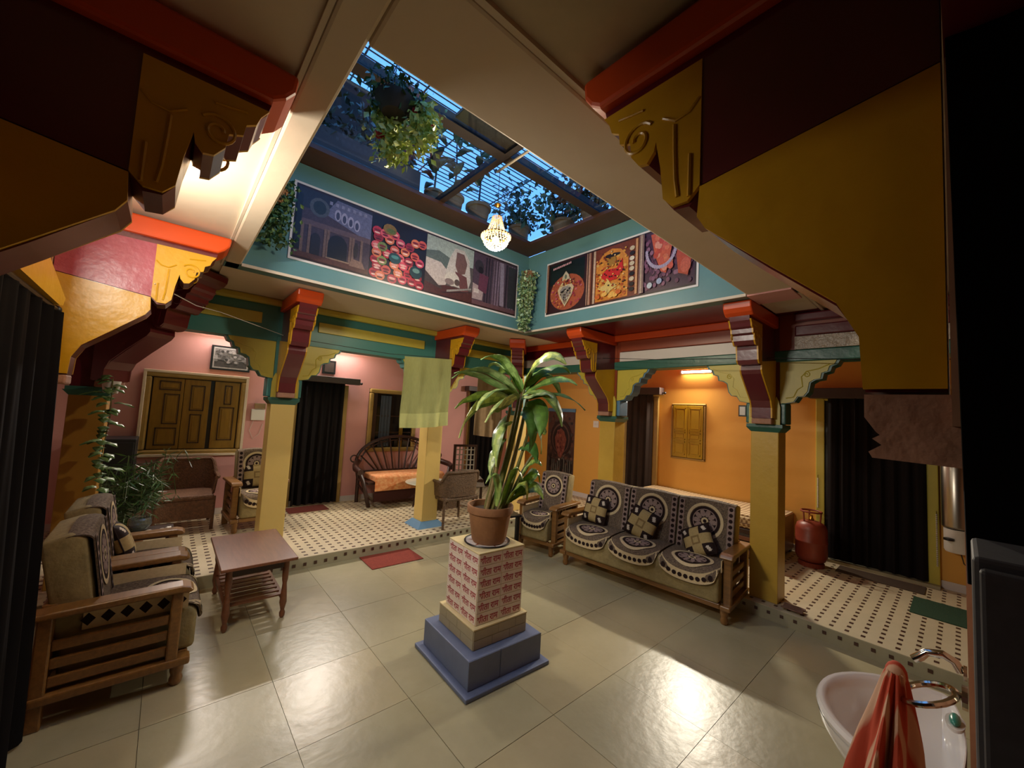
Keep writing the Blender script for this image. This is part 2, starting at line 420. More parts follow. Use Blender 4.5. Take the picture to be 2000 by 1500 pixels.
def column(label, loc, rz, shaft, upper, sidem, side_edge, bandm, core='maroon', scroll='yellow', lower='yellow', mould='orange_trim', plinth=None,
           side=(1, 1), zb=ST, near=False, hw=0.118, upperpanel=None, diag=False, blen=1.0, bw=0.08, name='column', plates=True):
    t = thing(name, label, 'column', (loc[0], loc[1], 0), rz)
    hd = 0.23
    TD = Matrix.Translation((-hd/2, 0, 0)) @ Matrix.Rotation(PI/4 if diag else 0, 4, 'Z') @ Matrix.Translation((hd/2, 0, 0))
    MB().box(-hd, -0.03 if near else 0, -hw, hw, zb, 1.70, 0, TD).build('shaft', M[shaft], t, bevel=0.006)
    cb = MB(); cb.frustum(-hd/2, 0, hd/2, hw, 1.69, hd/2+0.035, hw+0.035, 1.735); cb.box(-hd-0.02, 0.035-0.015, -hw-0.035, hw+0.035, 1.735, 1.765)
    cb.v = [tuple(TD @ Vector(v)) for v in cb.v]
    if not near: cb.build('capital_band', M[bandm], t)
    MB().box(-hd, -0.004, -hw, hw, 1.765, 2.80, 0, TD).build('upper_shaft', M[upper], t)
    # little pointed panels standing on the capital either side of the bracket foot
    for s in ((-1, 1) if not (near or diag) else ()):
        y0 = s*0.1
        ar = [(-0.032, 1.765), (0.032, 1.765), (0.032, 1.93), (0.02, 1.985), (0, 2.03), (-0.02, 1.985), (-0.032, 1.93)]
        MB().prism([(y0+a, z) for a, z in ar], -0.002, 0.016, xcut).build('pointed_panel', M['pale_yellow'], t)
    if not near: MB().box(0, 0.1, -0.085, 0.085, 1.765, 1.82).build('foot_block', M['pink_stone'], t, bevel=0.01)
    out = [(x*blen if x > 0.41 else x*(1+(blen-1)*x/0.41), z) for x, z in OUT]
    sc = [(x*blen if x > 0.41 else x*(1+(blen-1)*x/0.41), z) for x, z in SCROLL]
    lo = [(x*blen if x > 0.41 else x*(1+(blen-1)*x/0.41), z) for x, z in LOWER]
    br = MB().prism(out, -bw, bw, ycut).build('bracket', M[core], t)
    for s in (-1, 1):
        a, b = (bw, bw+0.012) if s > 0 else (-bw-0.012, -bw)
        MB().prism(sc, a, b, ycut).build('scroll_panel', M[scroll], br)
        MB().prism(lo, a, b, ycut).build('slope_panel', M[lower], br)
        if upperpanel:
            up = [(0, 2.66), (0.40*blen, 2.66), (0.40*blen, 2.33), (0, 2.385)]
            MB().prism(up, a*0.999 if s > 0 else a+0.004, b-0.004 if s > 0 else b*0.999, ycut).build('upper_panel', M[upperpanel], br)
        # carved relief on the scroll
        yy = bw+0.013 if s > 0 else -bw-0.013
        rl = MB()
        rl.tube([(x*blen, yy, z) for x, z in spiral(0.575, 2.53, 0.012, 0.05, 1.4)], 0.005, 6)
        rl.tube([(x*blen, yy, z) for x, z in [(0.405, 2.56), (0.43, 2.535), (0.465, 2.53), (0.50, 2.555)]], 0.004, 6)
        rl.tube([(x*blen, yy, z) for x, z in [(0.468, 2.52), (0.466, 2.45), (0.462, 2.37), (0.455, 2.32)]], 0.005, 6)
        rl.tube([(x*blen, yy, z) for x, z in [(0.425, 2.42), (0.425, 2.31)]], 0.005, 6)
        rl.tube([(x*blen, yy, z) for x, z in [(0.64, 2.625), (0.6, 2.618), (0.56, 2.612)]], 0.004, 6)
        rl.build('carving', M[scroll], br, smooth=True)
    mo = [(0, 2.69), (0.70*blen, 2.69), (0.735*blen, 2.715), (0.76*blen, 2.75), (0.765*blen, 2.79), (0.765*blen, 2.808), (0, 2.808)]
    mm = MB().prism(mo, -bw-0.035, bw+0.035, ycut)
    mm.build('moulding', M[mould], br, bevel=0.012)
    # scalloped brackets along the beam
    for s in (-1, 1):
        if not side[0 if s < 0 else 1]: continue
        pr = [(s*e, z) for e, z in SIDE]
        if s < 0: pr = pr[::-1]
        sb = MB().prism(pr, -0.19, -0.03, xcut).build('side_bracket', M[side_edge], t)
        pin = [(s*(0.12+(e-0.12)*0.95), z+0.004) for e, z in SIDE]
        if s < 0: pin = pin[::-1]
        MB().prism(pin, -0.03, -0.02, xcut).build('face_panel', M[sidem], sb)
        cv = MB()
        cv.tube([(-0.02, s*e, z) for e, z in [(0.17, 2.02), (0.23, 2.03), (0.26, 2.1), (0.3, 2.13), (0.29, 2.22), (0.33, 2.27), (0.42, 2.29), (0.5, 2.33)]], 0.005, 5)
        cv.tube([(-0.02, s*(0.33+a), z) for a, z in spiral(0, 2.24, 0.005, 0.028, 1.3, 16)], 0.005, 5)
        cv.build('carving', M[sidem], sb)
        MB().box(-0.2, -0.015, min(s*0.119, s*0.17), max(s*0.119, s*0.17), 1.77, 1.97).build('side_block', M[side_edge], t, bevel=0.01)
    if plinth:
        MB().frustum(-hd/2, 0, hd/2+0.09, hw+0.09, zb, hd/2+0.015, hw+0.015, zb+0.075).build('plinth', M[plinth], t)
    return t
CB = dict(shaft='cream_col', upper='teal_beam', sidem='pale_yellow', side_edge='teal_beam', bandm='teal_green')
column('cream column beside the wooden slatted-shelf table, with teal capital and maroon bracket', (0.955, YB), -PI/2, **CB)
column('cream column on a blue plinth, a green towel hanging on it', (2.86, YB), -PI/2, plinth='blue_paint', **CB)
CO = dict(shaft='gold_col', upper='maroon', sidem='pale_yellow', side_edge='teal_green', bandm='teal_green')
column('cream column behind the far end of the patterned sofa', (XB, 3.08), PI, shaft='gold_col', upper='orange_brown', sidem='pale_yellow', side_edge='blue_paint', bandm='teal_green', blen=1.0)
column('yellow column at the step edge in front of the gas cylinder', (XB, 1.265), PI, **CO)
# corner columns with diagonal brackets
column('corner column half hidden behind the tall potted plant', (4.47, 4.96), PI*1.25, side=(0, 0), diag=True, blen=1.35, **CB)
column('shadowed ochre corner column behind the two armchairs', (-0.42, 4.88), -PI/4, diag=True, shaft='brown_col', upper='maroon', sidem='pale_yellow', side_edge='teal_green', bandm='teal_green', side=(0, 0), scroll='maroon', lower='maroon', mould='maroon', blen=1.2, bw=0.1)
# left row: one lit by the lamp, one in the dark nearest us
CL = dict(shaft='tan_plaster', upper='tan_plaster', sidem='pale_yellow', side_edge='teal_green', bandm='pink_stone')
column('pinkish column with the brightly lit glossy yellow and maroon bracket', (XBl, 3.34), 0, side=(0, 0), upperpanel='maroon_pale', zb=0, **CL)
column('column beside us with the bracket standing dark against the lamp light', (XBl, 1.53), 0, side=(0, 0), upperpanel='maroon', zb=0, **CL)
# near right pillar, with the big yellow bracket above the wash basin
pil = column('pillar with large yellow and maroon bracket above the wash basin', (1.03, 0.014), PI/2, side=(0, 0), upperpanel='maroon', zb=0, bw=0.085, near=True,
             shaft='tan_plaster', upper='tan_plaster', sidem='pale_yellow', side_edge='teal_green', bandm='tan_plaster')
# stone corbel of the pillar
cp = [(-0.03, 1.815), (0.10, 1.815), (0.10, 1.775), (0.085, 1.75), (0.08, 1.745), (0.09, 1.738), (0.078, 1.728), (0.095, 1.715), (0.09, 1.705), (-0.03, 1.70)]
MB().prism(cp, -0.1, 0.1, ycut).build('corbel', M['pink_stone'], pil)
struct(MB().box(1.15, 2.5, -0.2, 0.0, 0, 2.36).build('wall_basin', M['tan_plaster']))
# ================================================================== lamps
def tube_light(label, loc, rz, length, energy, col, group=None, tilt=0.5, estr=14, emit='fff0d8'):
    t = thing('tube_light', label, 'tube light', loc, rz, group)       # local: tube along x, wall behind (-y), light towards +y
    MB().box(-length/2, length/2, 0, 0.03, -0.02, 0.025).build('batten', M['white_plastic'], t, bevel=0.004)
    for s in (-1, 1):
        MB().box(s*length/2-0.014, s*length/2+0.014, 0.0, 0.06, -0.025, 0.025).build('lamp_holder', M['white_plastic'], t)
    m = mat('tube_glow_%s_%g' % (emit, estr), emit, 0.4, emit=emit, estr=estr)
    MB().tube([(-length/2+0.014, 0.048, 0), (length/2-0.014, 0.048, 0)], 0.013, 10).build('tube', m, t, smooth=True)
    area_light('tube_lamp', (0, 0.075, -0.01), length-0.05, 0.03, energy, col, (0, 1, -tilt), t)
    return t
tube_light('glowing tube light high on the orange wall', (XO-0.002, 2.82, 2.56), PI/2, 0.5, 64, (1, 0.9, 0.72), tilt=0.3, estr=30)
tube_light('tube light over the far end of the pink wall', (2.1, YP-0.002, 2.71), PI, 0.6, 27, (1, 0.92, 0.84), tilt=0.5)
tube_light('tube light on the pink wall above the framed picture', (0.55, YP-0.002, 2.71), PI, 0.6, 18, (1, 0.9, 0.82), tilt=0.5)
tube_light('tube light on the beam behind the dark bracket', (XBl-0.008, 2.2, 2.52), -PI/2, 0.6, 21, (1, 0.93, 0.8), tilt=0.0)
# ================================================================== doors, windows, curtains
def curtain(label, loc, rz, width, z0, z1, matname, folds=9, depth=0.035, pelmet=None, flare=0.0, seed=1, rodx=None, name='curtain'):
    """local: x along the wall, +y to the room"""
    t = thing(name, label, 'curtain', (loc[0], loc[1], z0), rz)
    rnd = random.Random(seed); ph = [rnd.uniform(0, 6) for _ in range(4)]
    def fn(u, v):
        x = (u-0.5)*width*(1+flare*(1-v)); z = v*(z1-z0)
        k = 0.55+0.45*(1-v)
        y = depth*k*(math.sin(u*folds*2*PI+ph[0])+0.45*math.sin(u*folds*3.7*PI+ph[1]+v*1.5)+0.3*math.sin(u*5+ph[2]+2*v))
        return (x, 0.06+y, z)
    MB().sheet(fn, folds*10, 14, 0.004).build('cloth', M[matname], t, smooth=True)
    rx = rodx or width/2+0.08
    rd = MB().tube([(-rx, 0.06, z1-z0+0.01), (rx, 0.06, z1-z0+0.01)], 0.012, 8)
    for s in (-1, 1): rd.ball((s*rx, 0.06, z1-z0+0.01), 0.022)
    rd.build('curtain_rod', M['black'], t, smooth=True)
    if pelmet:
        a, b, h = pelmet
        MB().box(a, b, 0.0, 0.15, z1-z0-0.02, z1-z0-0.02+h).build('pelmet', M['pelmet'], t, bevel=0.006)
    return t
def framed(name, mb_rects, mat_, parent):
    for r in mb_rects: MB().box(*r).build(name, mat_, parent, bevel=0.008)
def shutter_leaf(parent, x0, x1, z0, z1, y, matn, panels):
    s = MB().box(x0, x1, y, y+0.025, z0, z1).build('shutter', M[matn], parent, bevel=0.004)
    for (a, b, c, d) in panels:
        xa, xb = x0+(x1-x0)*a, x0+(x1-x0)*b; za, zb = z0+(z1-z0)*c, z0+(z1-z0)*d
        g = MB()
        for rr in ((xa, xb, za, za+0.012), (xa, xb, zb-0.012, zb), (xa, xa+0.012, za, zb), (xb-0.012, xb, za, zb)):
            g.box(rr[0], rr[1], y+0.025, y+0.033, rr[2], rr[3])
        g.build('panel_moulding', M['wood_dark'] if matn == 'shutter' else M[matn], s)
        MB().box(xa+0.03, xb-0.03, y+0.025, y+0.032, za+0.03, zb-0.03).build('raised_panel', M[matn], s, bevel=0.006)
    return s
def window(name, loc, rz, w_, h, frame_m, fw=0.075, d=0.06):
    """local x along wall 0..w, +y to room, z 0..h"""
    t = struct(thing(name, None, None, loc, rz)); t['kind'] = 'structure'
    MB().box(0, w_, 0.001, 0.012, 0, h).build('backing', M['black'], t)
    fm = M[frame_m]
    for r in ((0, w_, 0, d, 0, fw), (0, w_, 0, d, h-fw, h), (0, fw, 0, d, fw, h-fw), (w_-fw, w_, 0, d, fw, h-fw)):
        MB().box(*r).build('window_frame', fm, t, bevel=0.02)
    return t
# pink wall, left window: closed wooden shutters in a rounded golden frame  (local x runs to -X when rz = pi)
w1 = window('window_1', (0.85, YP, 0.94), PI, 1.09, 1.085, 'frame_wood')
rim = MB()
for r in ((-0.012, 1.102, 0.06, 0.068, -0.012, 0.02), (-0.012, 1.102, 0.06, 0.068, 1.065, 1.097), (-0.012, 0.02, 0.06, 0.068, 0.02, 1.065), (1.07, 1.102, 0.06, 0.068, 0.02, 1.065)):
    rim.box(*r)
rim.build('outer_bead', M['cream_trim'], w1, bevel=0.003)
shutter_leaf(w1, 0.085, 0.37, 0.085, 1.0, 0.014, 'shutter', [(0.15, 0.75, 0.12, 0.62), (0.3, 0.6, 0.66, 0.95)])
shutter_leaf(w1, 0.415, 0.69, 0.085, 1.0, 0.014, 'shutter', [(0.25, 0.7, 0.08, 0.5), (0.2, 0.75, 0.55, 0.92)])
shutter_leaf(w1, 0.695, 1.0, 0.085, 1.0, 0.014, 'shutter', [(0.1, 0.62, 0.35, 0.78), (0.1, 0.8, 0.05, 0.3), (0.1, 0.8, 0.83, 0.96)])
# pink wall, right window: glass with grey curtains inside
w2 = window('window_2', (3.55, YP, 0.92), PI, 0.91, 1.1, 'frame_wood')
MB().box(0.26, 0.32, 0.012, 0.05, 0.075, 1.025).build('mullion', M['shutter'], w2)
MB().box(0.77, 0.83, 0.012, 0.04, 0.075, 1.025).build('mullion', M['wood_dark'], w2)
GLASS = mat('dark_window_glass', '0b0d12', 0.08, spec=0.6)
MB().box(0.075, 0.26, 0.012, 0.018, 0.075, 1.025).build('pane', GLASS, w2)
MB().box(0.32, 0.77, 0.012, 0.018, 0.075, 1.025).build('pane', GLASS, w2)
GC = mat('grey_blue_cloth', '3c4450', 0.8)
MB().grid(lambda u, v: (0.5+u*0.2, 0.026+0.006*math.sin(u*22), 0.09+v*0.9), 22, 2).build('window_curtain', GC, w2, smooth=True)
for z in (0.33, 0.62): MB().box(0.075, 0.77, 0.016, 0.024, z, z+0.02).build('glazing_bar', M['wood_dark'], w2)
# orange wall window: small mustard shutters in a dull frame  (rz = pi/2: local x -> +Y, +y -> -X)
w3 = window('window_3', (XO, 2.67, 1.13), PI/2, 0.56, 0.91, 'frame_wood', fw=0.03, d=0.035)
SHY = mat('mustard_yellow_shutter', 'b58e12', 0.4, var=0.25, vscale=5, col2='8f7010'); M['shy'] = SHY
for a, b in ((0.035, 0.278), (0.282, 0.525)):
    shutter_leaf(w3, a, b, 0.035, 0.875, 0.012, 'shy', [(0.12, 0.88, 0.05, 0.3), (0.12, 0.88, 0.34, 0.48), (0.12, 0.88, 0.52, 0.95)])
# doors: dark opening and golden jambs, each behind a curtain
def doorway(name, loc, rz, w_, h, jamb='frame_wood'):
    d = struct(thing(name, None, None, loc, rz)); d['kind'] = 'structure'
    MB().box(0, w_, 0.001, 0.01, 0, h).build('door_leaf', M['black'], d)
    for r in ((-0.09, 0, 0, 0.05, 0, h+0.06), (w_, w_+0.09, 0, 0.05, 0, h+0.06), (0, w_, 0, 0.05, h, h+0.06)):
        MB().box(*r).build('jamb', M[jamb], d, bevel=0.008)
    return d
doorway('door_1', (2.18, YP, ST), PI, 0.66, 1.86)
curtain('black door curtain between the shuttered window and the curtained window', (1.86, YP-0.03), PI, 0.66, ST+0.03, 2.07, 'black_cloth', 6, 0.028, pelmet=(-0.55, 0.36, 0.1), seed=3, rodx=0.6)
doorway('door_2', (5.5, YP, ST), PI, 0.68, 1.95)
curtain('black curtain of the corner door behind the plant', (5.12, YP-0.03), PI, 0.78, ST+0.03, 2.15, 'black_cloth', 6, 0.03, pelmet=(-0.45, 0.5, 0.1), seed=4)
doorway('door_3', (XO, 3.55, ST), PI/2, 0.5, 1.98)
M['brown_cloth'] = mat('dark_brown_curtain', '33241c', 0.85, var=0.4, vscale=7, col2='1d1411')
curtain('dark brown curtain beside the small mustard shutters', (XO-0.03, 3.79), PI/2, 0.5, ST+0.03, 2.2, 'brown_cloth', 4, 0.03, pelmet=(-0.42, 0.36, 0.12), seed=5, rodx=0.47)
doorway('door_4', (XO, 0.27, ST), PI/2, 0.9, 2.0, 'pale_yellow')
curtain('wide black door curtain behind the gas cylinder', (XO-0.03, 0.7), PI/2, 0.86, ST+0.05, 2.16, 'black_cloth', 8, 0.022, pelmet=(-0.6, 0.62, 0.13), seed=6, rodx=0.6)
# stone threshold under the wide curtain
struct(MB().box(XO-0.12, XO-0.001, 0.18, 1.26, ST, ST+0.035).build('trim_threshold', M['riser']))
# curtain beside us on the left, hung from a yellow lintel
M['near_cloth'] = mat('black_near_curtain', '0e0b0c', 0.9, spec=0.1)
curtain('tall black curtain at the left edge of the picture', (-0.49, 1.75), -PI/2, 2.08, 0.02, 2.1, 'near_cloth', 12, 0.03, seed=8, flare=0.26, rodx=1.04)
lint = [(0.75, 2.16), (0.75, 2.30), (2.3, 2.30), (2.72, 2.19), (2.80, 2.17), (2.77, 2.13), (2.70, 2.12)]
struct(MB().prism(lint, -0.6, -0.405, xcut).build('trim_lintel', M['yellow']))
# black cloth added as unlit dark, grey cupboard beside us on the right
cl = thing('curtain', 'plain black cloth added for the unlit dark at the right edge', 'curtain', (0.86, -0.35, 1.545))
MB().sheet(lambda u, v: (0.010*math.sin(u*26)+0.004, 0.348+0.014*v-u*1.2, v*1.24), 60, 6, 0.004).build('cloth', M['near_cloth'], cl, smooth=True)
MB().tube([(0, 0.3, 1.245), (0, -0.85, 1.245)], 0.01, 8).build('curtain_rod', M['black'], cl)
cu = thing('cupboard', 'dark grey cupboard at the lower right corner', 'cupboard', (0.7, -0.5, 0))
M['dark_grey'] = mat('dark_grey_laminate', '4a4a50', 0.6, var=0.4, vscale=40, col2='2c2c32')
MB().box(0.005, 0.14, -0.5, 0.495, 0, 1.615).build('body', M['dark_grey'], cu, bevel=0.005)
MB().box(-0.012, 0.005, -0.495, 0.0, 0.05, 1.605).build('door', M['dark_grey'], cu, bevel=0.004)
MB().box(-0.012, 0.005, 0.004, 0.49, 0.05, 1.605).build('door', M['dark_grey'], cu, bevel=0.004)

# ================================================================== skylight over the light well
sk = struct(thing('window_4', None, None, (0, 0, 3.84))); sk['kind'] = 'structure'
for r in ((X0, X1, Y1-0.30, Y1+0.02, 0, 0.035), (X1-0.27, X1+0.02, Y0, Y1-0.30, 0, 0.035), (X0-0.02, X0+0.08, Y0, Y1-0.30, 0, 0.035), (X0+0.08, X1-0.27, Y0-0.02, Y0+0.07, 0, 0.035)):
    MB().box(*r).build('border_board', M['brown_border'], sk)
MB().box(X0+0.05, X1-0.1, 2.46, 2.56, 0.036, 0.11).build('frame_beam', M['iron'], sk)
MB().box(1.925, 1.985, 2.56, Y1-0.05, 0.036, 0.10).build('frame_beam', M['iron'], sk)
MB().box(1.925, 1.985, Y0+0.03, 2.46, 0.036, 0.10).build('frame_beam', M['iron'], sk)
gm = bpy.data.materials.new('skylight_glass'); gm.use_nodes = True
nt = gm.node_tree; nt.nodes.clear()
o_ = nt.nodes.new('ShaderNodeOutputMaterial'); mx = nt.nodes.new('ShaderNodeMixShader')
tr = nt.nodes.new('ShaderNodeBsdfTransparent'); gl = nt.nodes.new('ShaderNodeBsdfGlossy'); gl.inputs['Roughness'].default_value = 0.03
tr.inputs[0].default_value = (0.8, 0.88, 0.92, 1); gl.inputs[0].default_value = (0.8, 0.8, 0.8, 1)
mx.inputs[0].default_value = 0.06
nt.links.new(tr.outputs[0], mx.inputs[1]); nt.links.new(gl.outputs[0], mx.inputs[2]); nt.links.new(mx.outputs[0], o_.inputs[0])
M['sky_glass'] = gm
for (a, b) in ((X0+0.08, 1.925), (1.985, X1-0.27)):
    for (c, d) in ((Y0+0.07, 2.46), (2.56, Y1-0.30)):
        MB().box(a, b, c, d, 0.045, 0.05).build('pane', gm, sk)
# board left lying on the glass, and the conduit carrying the chandelier
tag(MB().box(1.42, 1.92, 1.9, 2.44, 3.9, 3.93).build('board', M['brown_border'], bevel=0.004), 'brown board lying on the skylight glass beside the iron beam', 'board')
tag(MB().tube([(1.99, Y0+0.01, 3.83), (1.99, 2.64, 3.83)], 0.011, 8).build('conduit', M['cream_trim'], smooth=True), 'cream conduit running out to the chandelier hook', 'conduit')

# ---- upper storey round the well
ub = mat('upper_wall_paint', '8f9bb0', 0.7, var=0.3, vscale=2)
ud = mat('upper_dark_wall', '3a2a22', 0.8, var=0.5, vscale=3, col2='241812')
struct(MB().box(XL, 2.05, 4.45, 4.65, 3.03, 5.35).build('wall_upper_back', ud))
struct(MB().box(4.3, 4.5, YN, 2.35, 3.03, 5.6).build('wall_upper_right', ub))
struct(MB().box(2.0, 2.35, 5.2, 5.4, 3.03, 5.6).build('wall_upper_pier', ub))
struct(MB().box(-1.0, -0.8, YN, 4.45, 3.03, 5.2).build('wall_upper_left', ud))
gr = struct(thing('trim_grille', None, None, (0, 0, 5.7))); gr['kind'] = 'structure'
bar = MB().tube([(-1.2, 0, 0), (4.6, 0, 0)], 0.009, 5).mesh('bar', M['iron'])
for k in range(58):
    o = bpy.data.objects.new('bar', bar); COL.objects.link(o); o.parent = gr; o.location = (0, 0.3+0.1*k, 0)
for k in range(8):
    MB().tube([(0, 0.3, 0), (0, 6.1, 0)], 0.012, 5).build('cross_bar', M['iron'], gr, loc=(-0.9+0.75*k, 0, 0.02))

# ================================================================== prints on the teal walls
INK = vcol_mat('printed_vinyl', 0.35, 0.3)
class Print:
    def __init__(s, fn): s.fn = fn; s.mb = MB(); s.k = 1
    def poly(s, pts, c, up=True):
        if up: s.k += 1
        off = 0.0004+0.00012*s.k
        s.mb.add([s.fn(u, v, off) for u, v in pts], [tuple(range(len(pts)))], 0, lin(c))
    def rect(s, a, b, c, d, col): s.poly([(a, c), (b, c), (b, d), (a, d)], col)
    def ell(s, cx, cy, rx, ry, col, n=12, a0=0, a1=2*PI): s.poly([(cx+rx*math.cos(a0+(a1-a0)*i/n), cy+ry*math.sin(a0+(a1-a0)*i/n)) for i in range(n)], col)
def banner(label, loc, rz, w_, h, panels):
    t = thing('banner', label, 'banner', loc, rz)          # local x along, +y towards room, z up
    MB().box(-0.02, w_+0.02, 0.001, 0.006, -0.02, h+0.02).build('border', M['white_paint'], t)
    MB().box(0, w_, 0.006, 0.008, 0, h).build('backing', mat('print_edge', '2c1a1a', 0.4), t)
    for (a, b, fn) in panels:
        p = Print(lambda u, v, o, a=a, b=b: (b-(b-a)*u, 0.008+o, 0.018+(h-0.036)*v))
        fn(p); p.mb.build('print', INK, t)
    return t
rp = random.Random(5)
def palace(p):
    p.rect(0, 1, 0, 1, '4b3a44')
    p.rect(0, 1, 0.72, 1, '2d2a36'); p.poly([(0.35, 0.72), (1, 0.5), (1, 0.95), (0.5, 0.98)], '6d6c8c')
    p.ell(0.28, 0.78, 0.13, 0.14, '55575e'); p.ell(0.28, 0.78, 0.085, 0.1, '2a2f30')
    for i in range(4): p.ell(0.52+0.09*i, 0.76-0.02*i, 0.045, 0.09, 'a7a2c0'); p.ell(0.52+0.09*i, 0.75-0.02*i, 0.025, 0.06, '45435c')
    for i in range(7): p.rect(0.4+0.08*i, 0.44+0.08*i, 0.88, 0.93, '8f8dac')
    p.rect(0, 1, 0.48, 0.56, '6a5358'); p.rect(0, 1, 0.0, 0.08, '5e3a30')
    for x in (0.07, 0.16, 0.36, 0.40, 0.70, 0.74, 0.86): p.rect(x, x+0.035, 0.08, 0.5, '7d6259')
    p.ell(0.55, 0.3, 0.13, 0.16, '211c1e', 20); p.rect(0.42, 0.68, 0.08, 0.3, '211c1e')
    p.ell(0.26, 0.3, 0.06, 0.1, '2c2326'); p.rect(0.2, 0.32, 0.08, 0.3, '2c2326')
    p.ell(0.8, 0.32, 0.035, 0.12, '3a2e2c'); p.rect(0.0, 0.07, 0.1, 0.9, '1e1a1e'); p.rect(0.4, 0.72, 0.08, 0.1, '9a7c66')
    p.poly([(0.72, 0.06), (0.95, 0.06), (0.9, 0.16), (0.75, 0.18)], '8a6a5c')
def turbans(p):
    p.rect(0, 1, 0, 1, '1d1518')
    cols = ['c23040', 'd8485c', 'e0606a', 'b3283c', 'd05a4a', 'e07a52', '9c2836', 'c84a62']
    for r in range(7):
        for q in range(6):
            x = 0.02+0.19*q+(0.09 if r % 2 else 0)+rp.uniform(-0.02, 0.02); y = 0.06+0.115*r+rp.uniform(-0.02, 0.02)
            if y > 0.55 and x > 0.55 and rp.random() < 0.6: continue
            if x > 0.97: continue
            c = rp.choice(cols)
            if rp.random() < 0.13: c = rp.choice(['2c5a5c', '1e3c40', '7c8a4a', 'c0902c'])
            p.ell(min(max(x, 0.09), 0.91), y, 0.085, 0.075, c); xx = min(max(x, 0.09), 0.91)
            p.ell(xx, y+0.01, 0.06, 0.02, 'e8a8a0' if rp.random() < 0.5 else '7a1c28'); p.ell(xx, y-0.03, 0.05, 0.014, 'f0c4b8' if rp.random() < 0.4 else '501018')
    p.ell(0.3, 0.82, 0.12, 0.09, '8a6a2c'); p.ell(0.32, 0.8, 0.08, 0.04, '5c6a30')
    p.ell(0.42, 0.38, 0.11, 0.09, '24464a'); p.ell(0.42, 0.4, 0.07, 0.03, '4c8484')
    p.ell(0.82, 0.25, 0.12, 0.11, '1e3a3e'); p.ell(0.82, 0.28, 0.07, 0.04, '6a8c84')
def statue(p):
    p.rect(0, 1, 0, 1, '5c5552'); p.rect(0, 1, 0.66, 1, 'a5b0a8'); p.poly([(0, 0.5), (0.55, 0.5), (0.5, 0.7), (0.25, 0.78), (0, 0.72)], '5e6862')
    p.rect(0, 1, 0, 0.2, '54302c'); p.poly([(0, 0.18), (0.35, 0.1), (0.3, 0.35), (0, 0.4)], '4a3c38')
    p.poly([(0, 0.36), (0.28, 0.16), (0.42, 0.2), (0.5, 0.42), (0.3, 0.58), (0, 0.6)], 'c2b3ac')
    p.poly([(0.4, 0.42), (0.48, 0.72), (0.58, 0.92), (0.78, 0.93), (0.9, 0.78), (0.96, 0.4), (0.9, 0.2), (0.6, 0.22)], 'c6bcb4')
    p.poly([(0.62, 0.86), (0.78, 0.86), (0.86, 0.7), (0.82, 0.5), (0.68, 0.45), (0.6, 0.6)], '75554e')
    p.poly([(0.6, 0.5), (0.86, 0.45), (0.93, 0.15), (0.75, 0.16)], '6e4442')
    p.ell(0.55, 0.34, 0.16, 0.13, 'd0c6ba'); p.ell(0.66, 0.3, 0.06, 0.06, '5a4a46'); p.ell(0.5, 0.28, 0.1, 0.06, '8a7672')
    p.poly([(0.45, 0.08), (0.98, 0.24), (0.98, 0.27), (0.45, 0.12)], '9a928c'); p.poly([(0.35, 0.04), (0.98, 0.18), (0.98, 0.2), (0.35, 0.06)], '3c2a2a')
def drapes(p):
    p.rect(0, 1, 0, 1, '54424e')
    for i in range(13):
        x = 0.25+0.06*i; p.poly([(x, 0.05), (x+0.035, 0.05), (x+0.05, 0.97), (x+0.02, 0.97)], rp.choice(['6b5260', '8a7484', '3e3440', '75606e', '342b36']))
    p.poly([(0.62, 0.1), (0.72, 0.1), (0.68, 0.97), (0.6, 0.97)], '9d8e9c'); p.rect(0.8, 0.98, 0.1, 0.95, '3c3a3e')
    p.ell(0.12, 0.75, 0.1, 0.12, '3a3338'); p.ell(0.16, 0.68, 0.06, 0.07, '241e22'); p.poly([(0, 0.1), (0.22, 0.1), (0.24, 0.34), (0, 0.4)], 'b09a98')
    p.poly([(0.12, 0.3), (0.3, 0.25), (0.34, 0.6), (0.14, 0.62)], '6b3a4c'); p.rect(0, 1, 0, 0.08, '6e4c50'); p.rect(0.03, 0.14, 0.22, 0.3, 'd2c2ba')
